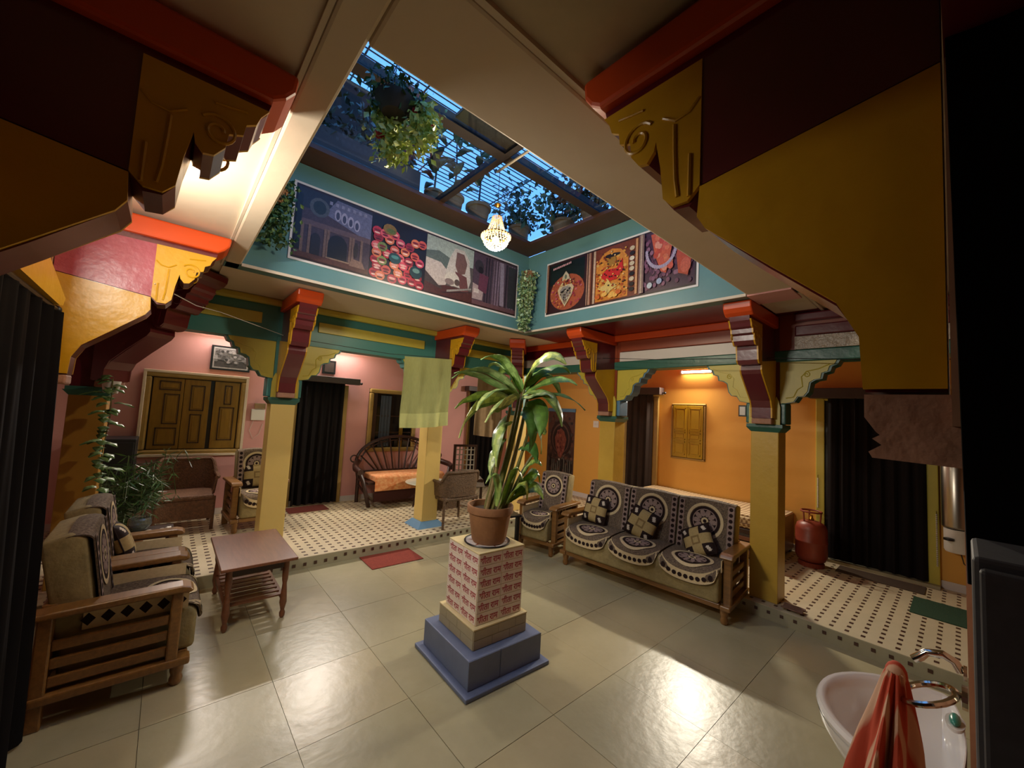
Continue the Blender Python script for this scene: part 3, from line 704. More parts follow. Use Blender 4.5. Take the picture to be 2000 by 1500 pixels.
def pendant(p):
    p.rect(0, 1, 0, 1, '3a1c20'); p.poly([(0.05, 0.55), (0.5, 0.6), (0.95, 0.55), (0.95, 0.98), (0.05, 0.98)], '16211e')
    p.ell(0.52, 0.36, 0.44, 0.36, 'b0583a', 24)
    for i in range(110):
        a = rp.uniform(0, 6.28); r = rp.uniform(0.08, 0.95)
        x, y = 0.52+0.44*r*math.cos(a), 0.36+0.35*r*math.sin(a)
        p.ell(x, y, 0.028, 0.022, rp.choice(['c8603c', 'b04450', 'd07a4a', '8c3038', 'c45a6a', 'd8904e'] if x < 0.55 else ['b04454', 'a03848', 'c86a70', '8c3038']), 7)
    p.poly([(0.5, 0.06), (0.36, 0.26), (0.3, 0.42), (0.36, 0.5), (0.66, 0.5), (0.72, 0.42), (0.66, 0.26)], 'd8bf96')
    p.poly([(0.5, 0.10), (0.40, 0.27), (0.36, 0.4), (0.42, 0.47), (0.6, 0.47), (0.66, 0.4), (0.61, 0.27)], '9a8f84')
    for i in range(46):
        y = rp.uniform(0.14, 0.46); hw_ = 0.13*min(1, (y-0.08)/0.2)
        p.ell(0.51+rp.uniform(-hw_, hw_), y, 0.016, 0.018, rp.choice(['2c2624', '54483f', 'd8ccb4', 'b8a888', '3c3430', '8c5a48']), 7)
    for (x, y) in ((0.45, 0.37), (0.57, 0.37)): p.ell(x, y, 0.03, 0.022, '1e1a1a', 9)
    p.poly([(0.4, 0.6), (0.62, 0.6), (0.58, 0.7), (0.51, 0.78), (0.44, 0.7)], 'c8b898'); p.ell(0.51, 0.66, 0.03, 0.05, '6c7a66', 8)
    for i in range(26): p.ell(rp.uniform(0.3, 0.74), rp.uniform(0.5, 0.62), 0.02, 0.02, rp.choice(['d8a058', 'c0604a', 'e0c890', '7a3a34']), 7)
    p.rect(0.0, 0.05, 0, 1, '7a4a32'); p.rect(0.02, 0.035, 0, 1, 'c89a78')
    x = 0.17
    for i in range(11):                                     # the small line of pink lettering, too small to read
        w_ = rp.uniform(0.022, 0.045); p.rect(x, x+w_, 0.86+0.004*i, 0.90+0.004*i, 'e0a8ac'); x += w_+0.014
def shrine(p):
    p.rect(0, 1, 0, 1, '7a3a22'); p.rect(0.0, 0.08, 0, 1, 'b88c74'); p.rect(0.02, 0.04, 0, 1, '3c2018'); p.rect(0.1, 0.13, 0, 1, '4a2a1c'); p.rect(0.14, 0.18, 0, 1, 'd0b49a')
    p.poly([(0.2, 0.02), (0.8, 0.02), (0.8, 0.72), (0.66, 0.9), (0.5, 0.95), (0.34, 0.9), (0.2, 0.72)], 'd98a34')
    for i in range(60): p.ell(rp.uniform(0.22, 0.78), rp.uniform(0.05, 0.85), 0.03, 0.025, rp.choice(['e09a3c', 'c86a28', 'd8a85a', 'b0501c', 'e8b860']), 7)
    p.poly([(0.3, 0.5), (0.42, 0.58), (0.6, 0.56), (0.7, 0.72), (0.72, 0.5), (0.6, 0.36), (0.42, 0.36), (0.32, 0.44)], 'd02a24')
    p.ell(0.5, 0.72, 0.09, 0.1, 'a8782c'); p.ell(0.5, 0.82, 0.16, 0.035, '2a1c14')
    p.poly([(0.24, 0.26), (0.38, 0.3), (0.44, 0.4), (0.5, 0.3), (0.62, 0.24), (0.5, 0.18), (0.42, 0.1), (0.36, 0.19)], 'e0c070')
    for i in range(9): p.ell(0.87, 0.12+0.09*i, 0.045, 0.04, rp.choice(['2c1c16', 'd8c4a4', 'e8d8c0', '1c1412']), 9)
    p.rect(0.93, 0.97, 0.02, 0.98, 'd49a6a')
    for i in range(90): p.ell(rp.uniform(0.2, 0.8), rp.uniform(0.03, 0.93), 0.016, 0.016, rp.choice(['5a2a16', 'e8c080', 'a84a20', 'f0b050', '3a1c10', 'c03020']), 6)
    for i in range(10): p.ell(rp.uniform(0.24, 0.76), rp.uniform(0.04, 0.14), 0.05, 0.04, rp.choice(['e0943c', 'd2682a', 'f0b85a']), 8)
def saffron(p):
    p.rect(0, 1, 0, 1, '4c2c3e')
    for i in range(120): p.ell(rp.uniform(0.06, 0.94), rp.uniform(0.06, 0.94), 0.035, 0.04, rp.choice(['6c3a52', '7e4a60', '8e5a74', '5a3048', '9a6a80']), 7)
    p.poly([(0.22, 0.95), (0.3, 0.6), (0.42, 0.3), (0.52, 0.25), (0.6, 0.6), (0.66, 0.95)], 'd4603c')
    for i in range(26): p.ell(rp.uniform(0.28, 0.62), rp.uniform(0.32, 0.92), 0.05, 0.06, rp.choice(['e07850', 'c84c34', 'e89a80', 'd86048']), 8)
    for i in range(22): a = PI*i/21; p.ell(0.42+0.27*math.cos(a+PI), 0.42+0.3*math.sin(a+PI)+0.25, 0.03, 0.032, 'b8a8c0', 8)
    p.poly([(0.74, 0.2), (0.9, 0.14), (0.96, 0.4), (0.9, 0.8), (0.76, 0.85), (0.7, 0.5)], 'c4502c'); p.ell(0.86, 0.3, 0.09, 0.12, 'd4664a')
    p.ell(0.22, 0.1, 0.05, 0.05, 'c8d0d8', 10); p.ell(0.4, 0.14, 0.05, 0.05, 'a8b4d0', 10); p.rect(0, 0.1, 0, 1, '8a6a64'); p.rect(0.03, 0.06, 0, 1, 'c0a890')
banner('wide printed banner of four pictures on the left teal wall', (0.69+2.60, Y1, 2.985), PI, 2.60, 0.665,
       [(2.60-a1, 2.60-a0, lambda p, f=f: f(p)) for (a0, a1, f) in ((0.012, 0.672, palace), (0.676, 1.278, turbans), (1.282, 1.905, statue), (1.909, 2.588, drapes))])
banner('printed banner of three shrine pictures on the right teal wall', (X1, 1.56, 2.985), PI/2, 1.87, 0.64,
       [(1.87-a1, 1.87-a0, f) for (a0, a1, f) in ((0.012, 0.62, pendant), (0.62, 1.3, shrine), (1.3, 1.858, saffron))])
# ================================================================== the lettered pedestal
def text_mesh(body, bold=0.012):
    cu_ = bpy.data.curves.new('lettering', 'FONT'); cu_.body = body; cu_.size = 1.0; cu_.offset = bold; cu_.resolution_u = 3
    o = bpy.data.objects.new('lettering', cu_); COL.objects.link(o)
    dg = bpy.context.evaluated_depsgraph_get()
    me = bpy.data.meshes.new_from_object(o.evaluated_get(dg))
    bpy.data.objects.remove(o); bpy.data.curves.remove(cu_)
    return me
def fit_text(me, w_, h, name, material):
    xs_ = [v.co.x for v in me.vertices]; ys_ = [v.co.y for v in me.vertices]
    x0, x1, y0, y1 = min(xs_), max(xs_), min(ys_), max(ys_)
    for v in me.vertices:
        v.co.x, v.co.z, v.co.y = ((v.co.x-x0)/(x1-x0)-0.5)*w_, ((v.co.y-y0)/(y1-y0)-0.5)*h, 0
    me.materials.clear(); me.materials.append(material); me.name = name
    return me
M['ped_blue'] = mat('grey_blue_painted_stone', '6d7896', 0.5, var=0.45, vscale=6, col2='565f78', bump=0.1, bscale=20)
M['ped_mid'] = mat('grey_cream_tile', 'ada184', 0.45, var=0.35, vscale=7, col2='968a6c')
M['ped_cream'] = mat('cream_edge', 'e2cf9c', 0.5, var=0.2, vscale=8)
M['tile_pink'] = mat('white_pink_tile', 'efe0d4', 0.35, var=0.2, vscale=12, col2='e0c6ba')
M['red_letter'] = mat('red_lettering', 'a83440', 0.45, var=0.3, vscale=40, col2='b85058')
ped = thing('pedestal', 'square tiled pedestal with red lettering rows on a blue stepped base', 'pedestal', (1.845, 2.305, 0), -0.043)
MB().box(-0.345, 0.345, -0.355, 0.345, 0.001, 0.028).build('base_plate', M['ped_blue'], ped, bevel=0.006)
MB().box(-0.30, 0.30, -0.30, 0.30, 0.028, 0.205).build('lower_block', M['ped_blue'], ped, bevel=0.006)
MB().box(-0.302, -0.06, -0.3045, -0.30, 0.03, 0.203).build('facing_tile', M['ped_blue'], ped, bevel=0.002)
MB().box(-0.052, 0.302, -0.3045, -0.30, 0.03, 0.203).build('facing_tile', M['ped_blue'], ped, bevel=0.002)
MB().box(-0.225, 0.225, -0.225, 0.225, 0.205, 0.325).build('middle_block', M['ped_mid'], ped, bevel=0.004)
for z in (0.209, 0.268):
    for k in range(3):
        o_ = 0.05 if z > 0.23 else 0.0
        a, b = -0.222+0.148*k+o_*(k > 0), -0.222+0.148*(k+1)+o_*(k < 2)-0.003
        MB().box(a, min(b, 0.222), -0.228, -0.225, z, z+0.055).build('facing_tile', M['ped_mid'], ped)
        MB().box(-0.228, -0.225, a, min(b, 0.222), z, z+0.055).build('facing_tile', M['ped_mid'], ped)
MB().box(-0.228, 0.228, -0.228, 0.228, 0.325, 0.336).build('cream_edge', M['ped_cream'], ped, bevel=0.003)
HS = 0.193
MB().box(-HS, HS, -HS, HS, 0.336, 0.79).build('shaft', M['ped_cream'], ped, bevel=0.003)
txt = fit_text(text_mesh('सीता राम', 0.026), 0.172, 0.054, 'lettering', M['red_letter'])
th, tw = (0.79-0.336)/6, HS
tile = MB().box(-tw/2+0.002, tw/2-0.002, -0.003, 0, 0.002, th-0.002).mesh('tile', M['tile_pink'])
for face in range(2):
    for r in range(6):
        for c in range(2):
            o = bpy.data.objects.new('tile', tile); COL.objects.link(o); o.parent = ped
            u = -HS+tw*(c+0.5); z = 0.337+th*r
            if face == 0: o.location = (u, -HS, z)
            else: o.location = (-HS, -u, z); o.rotation_euler = (0, 0, -PI/2)
            t = bpy.data.objects.new('lettering', txt); COL.objects.link(t); t.parent = o; t.location = (random.uniform(-0.004, 0.004), -0.0036, th*0.5)
MB().box(-0.197, 0.197, -0.197, 0.197, 0.79, 0.80).build('top_slab', M['ped_cream'], ped, bevel=0.003)
# round mat under the pot
rm = thing('round_mat', 'round white mat with a dark rim under the flower pot', 'mat', (1.845, 2.30, 0.80))
MB().lathe([(0, 0.001), (0.158, 0.001), (0.158, 0.004), (0, 0.004)], 40).build('disc', M['white_paint'], rm)
MB().tube([(0.163*math.cos(2*PI*i/40), 0.163*math.sin(2*PI*i/40), 0.006) for i in range(40)], 0.006, 6, close=True).build('rim', M['black'], rm, smooth=True)
st_ = MB()
for i in range(6):
    a = 2*PI*i/6+0.3
    st_.add([(0.05*math.cos(a-0.5), 0.05*math.sin(a-0.5), 0.0046), (0.15*math.cos(a), 0.15*math.sin(a), 0.0046), (0.05*math.cos(a+0.5), 0.05*math.sin(a+0.5), 0.0046)], [(0, 1, 2)])
st_.build('star_print', M['orange_brown'], rm)

# ================================================================== plants
LEAFM = bpy.data.materials.new('variegated_leaf'); LEAFM.use_nodes = True
_b = LEAFM.node_tree.nodes['Principled BSDF']; _a = LEAFM.node_tree.nodes.new('ShaderNodeVertexColor'); _a.layer_name = 'ink'
LEAFM.node_tree.links.new(_a.outputs[0], _b.inputs['Base Color']); _b.inputs['Roughness'].default_value = 0.35
def bez(P, t):
    P = [Vector(p) for p in P]
    while len(P) > 1: P = [P[i].lerp(P[i+1], t) for i in range(len(P)-1)]
    return P[0]
def leaf(path, width, parent, side=None, nl=12, cup=0.25, c_mid='b9c45a', c_edge='3f6b2c', name='leaf', tip=0.75, twist=0.0, rnd=random):
    """path: control points of the midrib; side: direction of the blade's width"""
    mb = MB(); nw = 6
    pts = [bez(path, i/nl) for i in range(nl+1)]
    rows = []
    for i, p in enumerate(pts):
        t = (pts[min(i+1, nl)]-pts[max(i-1, 0)]).normalized()
        sd = Vector(side) if side else Vector((0, 0, 1)).cross(t)
        sd = (sd - t*sd.dot(t)); sd = sd.normalized() if sd.length > 1e-5 else t.orthogonal()
        sd = Matrix.Rotation(twist*i/nl, 3, t) @ sd
        nn = sd.cross(t)
        f = i/nl
        wd = width*0.5*(math.sin(PI*min(1, f**tip*0.93+0.06))**0.75)
        row = []
        for j in range(nw+1):
            q = j/nw*2-1
            row.append(p + sd*q*wd + nn*(abs(q)**1.5)*wd*cup + nn*0.004*math.sin(i*1.7+j))
        rows.append(row)
    vs = [v for r in rows for v in r]
    ce, cm = lin(c_edge), lin(c_mid)
    for i in range(nl):
        for j in range(nw):
            q = abs((j+0.5)/nw*2-1)
            k = 1-min(1, max(0, (q-0.45)/0.5)); k *= 0.62+0.38*((i+int(j < 3)) % 2)
            k = max(0, min(1, k*rnd.uniform(0.85, 1.1)))
            mb.c.append(tuple(ce[m]*(1-k)+cm[m]*k for m in range(3)))
            mb.f.append([i*(nw+1)+j, (i+1)*(nw+1)+j, (i+1)*(nw+1)+j+1, i*(nw+1)+j+1]); mb.m.append(0)
    mb.v = [tuple(v) for v in vs]
    return mb.build(name, LEAFM, parent, smooth=True)
pot = thing('potted_plant', 'tall leafy dumb cane in a terracotta pot on the lettered pedestal', 'plant', (1.85, 2.29, 0.806))
MB().lathe([(0, 0), (0.115, 0), (0.125, 0.02), (0.152, 0.19), (0.155, 0.205), (0.168, 0.21), (0.17, 0.255), (0.165, 0.262), (0.155, 0.26), (0.15, 0.215), (0, 0.215)], 32).build('pot', M['terracotta'], pot, smooth=True)
MB().lathe([(0, 0.228), (0.08, 0.226), (0.149, 0.218)], 20).build('soil', M['soil'], pot)
RS, TC = Vector((0.754, -0.656, 0)), Vector((-0.656, -0.754, 0))     # to the right and towards the viewer, on the ground
def pp(px, py, d=0.0):            # drawing-board coordinates of the plant -> its own frame
    return RS*((px-958)/258)+TC*d+Vector((0, 0, (1072-py)/258*1.0))
M['stem'] = mat('green_brown_stem', '7d7a3c', 0.6, var=0.6, vscale=8, col2='4c4a26', stretch=(1, 1, 4))
M['stem2'] = mat('dry_sheath', 'a08a5a', 0.7, var=0.6, vscale=8, col2='6b5a36', stretch=(1, 1, 4))
for k, (x0, x1, x2, yt, r, m, d) in enumerate(((958, 985, 1003, 785, 0.016, 'stem', 0.0), (962, 990, 1012, 770, 0.014, 'stem', 0.03), (972, 1000, 1018, 800, 0.018, 'stem2', -0.02), (980, 1008, 1030, 830, 0.014, 'stem', 0.04),
                                             (952, 968, 985, 820, 0.015, 'stem2', 0.05), (985, 1015, 1040, 900, 0.013, 'stem', 0.0), (948, 962, 972, 880, 0.012, 'stem', -0.03))):
    P_ = [bez([pp(x0, 1015, d*0.3), pp(x1, 930, d*0.7), pp(x2, yt, d)], i/10) for i in range(11)]
    MB().tube(P_, [r*(1-0.35*i/10)*(1+0.12*(i % 2)) for i in range(11)], 8).build('stem', M[m], pot, smooth=True)
LV = [  # midrib points (px), depth start/end, width, mid colour
    ([(1008, 785), (1015, 730), (1050, 690), (1085, 735)], 0.0, 0.14, 0.15, 'c2c860'),
    ([(1010, 780), (1040, 735), (1080, 715), (1102, 745)], 0.02, -0.1, 0.11, '6c9440'),
    ([(1012, 790), (1050, 755), (1085, 750), (1108, 772)], 0.02, 0.1, 0.10, '7c9c48'),
    ([(1012, 800), (1050, 790), (1085, 770), (1130, 818)], 0.0, 0.0, 0.085, '5c8440'),
    ([(1005, 785), (985, 735), (960, 705), (925, 735)], 0.0, 0.12, 0.10, '8fae62'),
    ([(1003, 790), (985, 745), (945, 715), (935, 745)], 0.0, -0.12, 0.09, '9ab070'),
    ([(1000, 795), (970, 750), (915, 730), (872, 772)], 0.0, 0.08, 0.085, '86a060'),
    ([(995, 800), (960, 770), (905, 750), (880, 765)], 0.0, 0.2, 0.075, '7a9a58'),
    ([(990, 805), (950, 790), (905, 795), (884, 828)], 0.02, 0.15, 0.09, '9ab060'),
    ([(985, 810), (945, 785), (905, 815), (897, 880)], 0.03, 0.22, 0.12, 'c4ce78'),
    ([(992, 808), (975, 800), (952, 812), (942, 850)], 0.05, 0.26, 0.17, 'd0d48a'),
    ([(1005, 800), (1018, 795), (1052, 780), (1062, 800)], 0.05, 0.2, 0.10, 'c0c888'),
    ([(1015, 810), (1035, 800), (1050, 830), (1042, 870)], 0.0, 0.15, 0.11, '5c8838'),
    ([(1010, 820), (1025, 815), (1040, 850), (1025, 900)], 0.05, 0.15, 0.10, '4c7c34'),
    ([(1020, 860), (1035, 840), (1050, 855), (1052, 868)], 0.0, 0.1, 0.08, 'a8bc60'),
    ([(1008, 790), (1000, 740), (975, 715), (955, 760)], 0.0, -0.2, 0.11, '88a850'),
    ([(1012, 785), (1035, 725), (1070, 735), (1090, 790)], -0.04, -0.25, 0.11, '5e8a3c'),
    ([(985, 830), (965, 850), (950, 880), (962, 905)], 0.0, 0.1, 0.07, '7c9850'),
    ([(980, 880), (962, 890), (953, 910), (955, 945)], 0.04, 0.15, 0.07, 'b0c078'),
    ([(1000, 990), (1015, 930), (1030, 900), (1050, 925)], 0.0, 0.08, 0.09, '94b04c'),
    ([(1000, 990), (1030, 940), (1045, 915), (1050, 960)], 0.05, 0.0, 0.09, '7ca03c'),
    ([(985, 1000), (1005, 950), (1028, 935), (1025, 985)], 0.08, 0.15, 0.10, 'b0bc50'),
    ([(970, 1005), (978, 950), (965, 920), (948, 960)], 0.06, 0.15, 0.06, '8aa050'),
    ([(1005, 900), (1020, 880), (1035, 885), (1040, 920)], 0.0, 0.1, 0.08, '3f6f2c'),
    ([(1000, 800), (965, 775), (930, 790), (925, 830)], 0.06, 0.25, 0.12, 'b8c470'),
    ([(1008, 795), (1040, 770), (1075, 790), (1080, 850)], 0.05, 0.2, 0.11, '9cb458'),
    ([(1015, 840), (1035, 830), (1052, 850), (1048, 905)], 0.02, 0.05, 0.10, '88a64c'),
    ([(990, 850), (970, 840), (955, 870), (965, 930)], 0.03, 0.14, 0.09, 'a4b864'),
    ([(985, 1000), (1020, 960), (1045, 950), (1055, 985)], 0.02, 0.1, 0.09, '9cb454'),
    ([(975, 1005), (990, 940), (1000, 900), (1015, 950)], 0.1, 0.16, 0.08, '8aa44c'),
]
rl_ = random.Random(11)
for (pts, d0, d1, wd, cm) in LV:
    n = len(pts)
    path = [pp(x, y, d0+(d1-d0)*i/(n-1)) for i, (x, y) in enumerate(pts)]
    dirv = (path[-1]-path[0]); dirv.z = 0
    side = Vector((-dirv.y, dirv.x, 0)) if dirv.length > 0.05 else RS
    side = side.normalized()*0.85+Vector((0, 0, 1))*rl_.uniform(0.15, 0.6)
    leaf(path, wd*1.35, pot, side=side, c_mid='%02x%02x%02x' % tuple(min(255, int(int(cm[q:q+2], 16)*1.12+14)) for q in (0, 2, 4)), c_edge=rl_.choice(['567a3c', '5f8444', '496e34']), twist=rl_.uniform(-0.5, 0.5), rnd=rl_)
def foliage(parent, centre_fn, n, size, cols, seed=1, name='foliage', droop=0.3):
    """many small leaves in one mesh"""
    rr = random.Random(seed); mb = MB()
    for i in range(n):
        c = Vector(centre_fn(rr)); s = size*rr.uniform(0.6, 1.3)
        d = Vector((rr.uniform(-1, 1), rr.uniform(-1, 1), rr.uniform(-1, 0.6)-droop)).normalized()
        sd = d.orthogonal().normalized(); sd = Matrix.Rotation(rr.uniform(0, 6.28), 3, d) @ sd; nn = d.cross(sd)
        col_ = lin(rr.choice(cols))
        mb.add([c, c+d*s*0.5+sd*s*0.3+nn*s*0.08, c+d*s, c+d*s*0.5-sd*s*0.3+nn*s*0.08], [(0, 1, 2), (0, 2, 3)], 0, col_)
    return mb.build(name, LEAFM, parent)
G1 = ['5d7a3e', '6f8f4c', '84a05e', '4a6632', '98ae6c']
# trailing plant in the corner of the light well
hp = thing('hanging_planter', 'trailing green plant in a wall pot in the corner of the teal walls', 'plant', (X1-0.1, Y1-0.12, 3.44))
MB().lathe([(0, 0), (0.05, 0), (0.075, 0.12), (0.082, 0.13), (0.07, 0.13), (0, 0.11)], 18).build('pot', M['terracotta'], hp, smooth=True)
MB().tube([(0, 0, 0.12), (0.04, 0.05, 0.2), (0.09, 0.11, 0.22)], 0.004, 6).build('hook', M['iron'], hp)
foliage(hp, lambda r: (lambda t, a: ((0.06+0.08*(1-t))*math.cos(a)*r.uniform(0.4, 1)-0.04*t-0.04, (0.06+0.08*(1-t))*math.sin(a)*r.uniform(0.4, 1)-0.03, 0.14-0.78*t))(r.random()**0.9, r.uniform(0, 6.28)), 900, 0.05, ['7f9a68', '93ab7e', '6a8656', 'a9bb92', '5a7648'], 3)
tr_ = MB()
for k in range(14):
    a = 2*PI*k/14
    tr_.tube([(0.05*math.cos(a), 0.05*math.sin(a), 0.12), (0.1*math.cos(a)-0.03, 0.1*math.sin(a)-0.03, 0.05), (0.07*math.cos(a)-0.05, 0.07*math.sin(a)-0.05, -0.3-0.03*(k % 5))], 0.003, 4)
tr_.build('trailing_stems', M['stem'], hp)
# bushy plant at the left end of the teal wall
hb = thing('hanging_planter', 'dark bushy plant hanging at the left end of the wide banner', 'plant', (0.53, Y1-0.13, 3.35))
MB().lathe([(0, 0), (0.05, 0), (0.08, 0.12), (0, 0.11)], 16).build('pot', M['terracotta'], hb, smooth=True)
MB().tube([(0, 0, 0.1), (0, 0.06, 0.2), (0, 0.13, 0.22)], 0.004, 6).build('hook', M['iron'], hb)
foliage(hb, lambda r: (r.gauss(0, 0.065), r.gauss(-0.02, 0.045), r.uniform(-0.36, 0.22)), 700, 0.05, ['40603a', '2f4c2c', '55743f', '6a8650'], 4)
# hanging basket with red flowers under the skylight
hf = thing('hanging_basket', 'hanging basket of green foliage, lower leaves coloured as lit, with red flowers under the skylight', 'plant', (0.88, 2.24, 3.5))
MB().lathe([(0, 0), (0.07, 0.01), (0.11, 0.07), (0.12, 0.1), (0.10, 0.1), (0, 0.08)], 18).build('basket', M['iron'], hf, smooth=True)
wr = MB()
for k in range(3):
    a = 2*PI*k/3; wr.tube([(0.11*math.cos(a), 0.11*math.sin(a), 0.1), (0, 0, 0.34)], 0.003, 4)
wr.build('hanger', M['iron'], hf)
foliage(hf, lambda r: (r.gauss(0.02, 0.075), r.gauss(0.02, 0.075), r.uniform(0.05, 0.25)), 420, 0.05, ['3c5a34', '2c4628', '4e6e3c'], 5)
foliage(hf, lambda r: (lambda t: (0.02+r.gauss(0, 0.05)+0.04*t, 0.14+r.gauss(0, 0.05), 0.14-0.32*t))(r.random()), 620, 0.05, ['b4c46a', 'c8d480', '9cae58', 'd8e098'], 6)  # lower leaves: chandelier light put into the pale leaf colours
foliage(hf, lambda r: (lambda t: (0.17+r.gauss(0, 0.05), -0.02+r.gauss(0, 0.05), 0.14-0.27*t))(r.random()), 560, 0.05, ['b4c46a', 'c8d480', '9cae58', 'd8e098'], 7)  # second tail, lamp light in its leaf colours too
M['red_flower'] = mat('red_flower', 'a01828', 0.6)
for (x, y, z) in ((-0.02, 0.14, -0.06), (0.1, -0.02, 0.07), (0.24, 0.0, 0.05)):
    fb = MB()
    for k in range(7):
        a = 2*PI*k/7; fb.ball((x+0.022*math.cos(a), y+0.022*math.sin(a), z+0.004*(k % 2)), 0.02, 7, 5, sc=(1, 1, 0.7))
    fb.ball((x, y, z-0.008), 0.016, 7, 5); fb.build('flower', M['red_flower'], hf, smooth=True)
# pots standing on the skylight rim
DK = ['2c3c2c', '3a4c34', '4a5c44', '22301f']
def roof_pot(label, x, y, r, h, kind, seed):
    t = thing('roof_pot', label, 'plant', (x, y, 3.876))
    MB().lathe([(0, 0), (r*0.7, 0), (r*0.95, h*0.85), (r*1.08, h*0.86), (r*1.08, h), (r*0.9, h), (0, h*0.9)], 20).build('pot', M['terracotta'], t, smooth=True)
    if kind == 'sapling':
        MB().tube([(0, 0, h*0.9), (0.02, 0.01, h+0.35), (0, 0.03, h+0.8)], [0.012, 0.009, 0.005], 6).build('stem', M['iron'], t)
        rr = random.Random(seed)
        for k in range(14):
            a = rr.uniform(0, 6.28); z = h+rr.uniform(0.1, 0.8); l = rr.uniform(0.14, 0.24)
            leaf([(0, 0.02, z), (l*0.5*math.cos(a), l*0.5*math.sin(a), z+0.1), (l*math.cos(a), l*math.sin(a), z+0.02)], 0.09, t, c_mid='5a6f52', c_edge='2c4030', nl=6)
    else:
        foliage(t, lambda r_: (r_.gauss(0, r*1.1), r_.gauss(0, r*1.1), h+abs(r_.gauss(0.02, 0.28))), 420, 0.09, DK, seed)
    return t
roof_pot('terracotta roof pot with bare stem, left of the pair above the chandelier', 2.22, 3.72, 0.11, 0.24, 'sapling', 1)
roof_pot('larger terracotta roof pot of the pair above the chandelier', 2.56, 3.72, 0.14, 0.26, 'sapling', 2)
roof_pot('bushy roof pot at the far corner of the skylight', 3.2, 3.7, 0.13, 0.22, 'bush', 3)
roof_pot('bushy roof pot on the right rim of the skylight', 3.42, 3.15, 0.13, 0.2, 'bush', 4)
roof_pot('bushy roof pot nearest the right end of the iron beam', 3.42, 2.72, 0.12, 0.2, 'bush', 5)
roof_pot('roof pot with broad dark leaves beside the wooden trough', 1.98, 3.74, 0.1, 0.2, 'sapling', 6)
tro = thing('planter_trough', 'long dark wooden planter trough on the skylight rim', 'planter', (1.05, 3.9, 3.876))
tm = MB()
for r in ((-0.75, 0.75, -0.18, -0.15, 0, 0.34), (-0.75, 0.75, 0.15, 0.18, 0, 0.34), (-0.75, -0.72, -0.15, 0.15, 0, 0.34), (0.72, 0.75, -0.15, 0.15, 0, 0.34), (-0.75, 0.75, -0.18, 0.18, 0, 0.03)): tm.box(*r)
tm.build('box', M['brown_border'], tro)
MB().box(-0.72, 0.72, -0.15, 0.15, 0.27, 0.30).build('soil', M['soil'], tro)
foliage(tro, lambda r_: (r_.uniform(-0.7, 0.7), r_.gauss(0, 0.1), 0.3+abs(r_.gauss(0, 0.25))), 700, 0.08, DK, 9)
# vine on the left corner column
vn = thing('trailing_vine', 'pothos vine trailing from a small pot on the ochre corner column', 'plant', (-0.36, 4.66, 1.72))
MB().lathe([(0, 0), (0.045, 0), (0.06, 0.1), (0, 0.09)], 14).build('pot', M['white_plastic'], vn, smooth=True)
MB().tube([(0, 0, 0.09), (-0.02, 0.08, 0.12), (-0.03, 0.2, 0.12)], 0.006, 6).build('bracket_hook', M['iron'], vn)
rv = random.Random(21)
for k in range(44):
    z = 0.14-0.021*k*rv.uniform(0.9, 1.1); a = rv.uniform(0, 6.28); x = 0.06*math.cos(a)+0.03*math.sin(k*0.7); y = -0.05+0.04*math.sin(a)
    leaf([(x*0.4, y, z), (x, y-0.03, z+0.02), (x*1.6+0.02*math.cos(a), y-0.06, z-0.03)], 0.085, vn, nl=5, c_mid='7c9a5a', c_edge='3c5c34', rnd=rv)
MB().tube([(0, 0, 0.1), (0.01, -0.06, 0.12), (0.02, -0.06, -0.2), (0.0, -0.05, -0.5), (0.02, -0.06, -0.78)], 0.004, 5).build('stem', M['stem'], vn)
# feathery palm
pa = thing('potted_palm', 'feathery dark green palm beside the black cabinet', 'plant', (-0.2, 5.42, ST))
MB().lathe([(0, 0), (0.12, 0), (0.16, 0.25), (0.17, 0.26), (0.15, 0.27), (0, 0.24)], 20).build('pot', M['terracotta'], pa, smooth=True)
rq = random.Random(31)
for k in range(46):
    a = rq.uniform(0, 6.28); l = rq.uniform(0.16, 0.5); h = rq.uniform(0.4, 1.15)
    P_ = [bez([(0, 0, 0.25), (l*0.35*math.cos(a), l*0.35*math.sin(a), h), (l*math.cos(a), l*math.sin(a), h*rq.uniform(0.5, 0.95))], i/12) for i in range(13)]
    fb = MB(); fb.tube(P_, 0.003, 4, 0); fb.c = [lin('3c5a2c')]*len(fb.f)
    sd = Vector((-math.sin(a), math.cos(a), 0))
    for i in range(3, 13):
        t_ = (P_[min(i+1, 12)]-P_[i-1]).normalized()
        for s in (-1, 1):
            L_ = 0.15*(1-0.5*abs(i-7)/7); q = P_[i]+(sd*s*0.75+t_*0.55+Vector((0, 0, -0.25))).normalized()*L_
            m_ = (P_[i]+q)/2
            fb.add([P_[i], m_+t_*0.009, q, m_-t_*0.009], [(0, 1, 2, 3)], 0, lin(rq.choice(['2f4f26', '3a5e2e', '27431f', '456a36'])))
    fb.build('frond', LEAFM, pa)
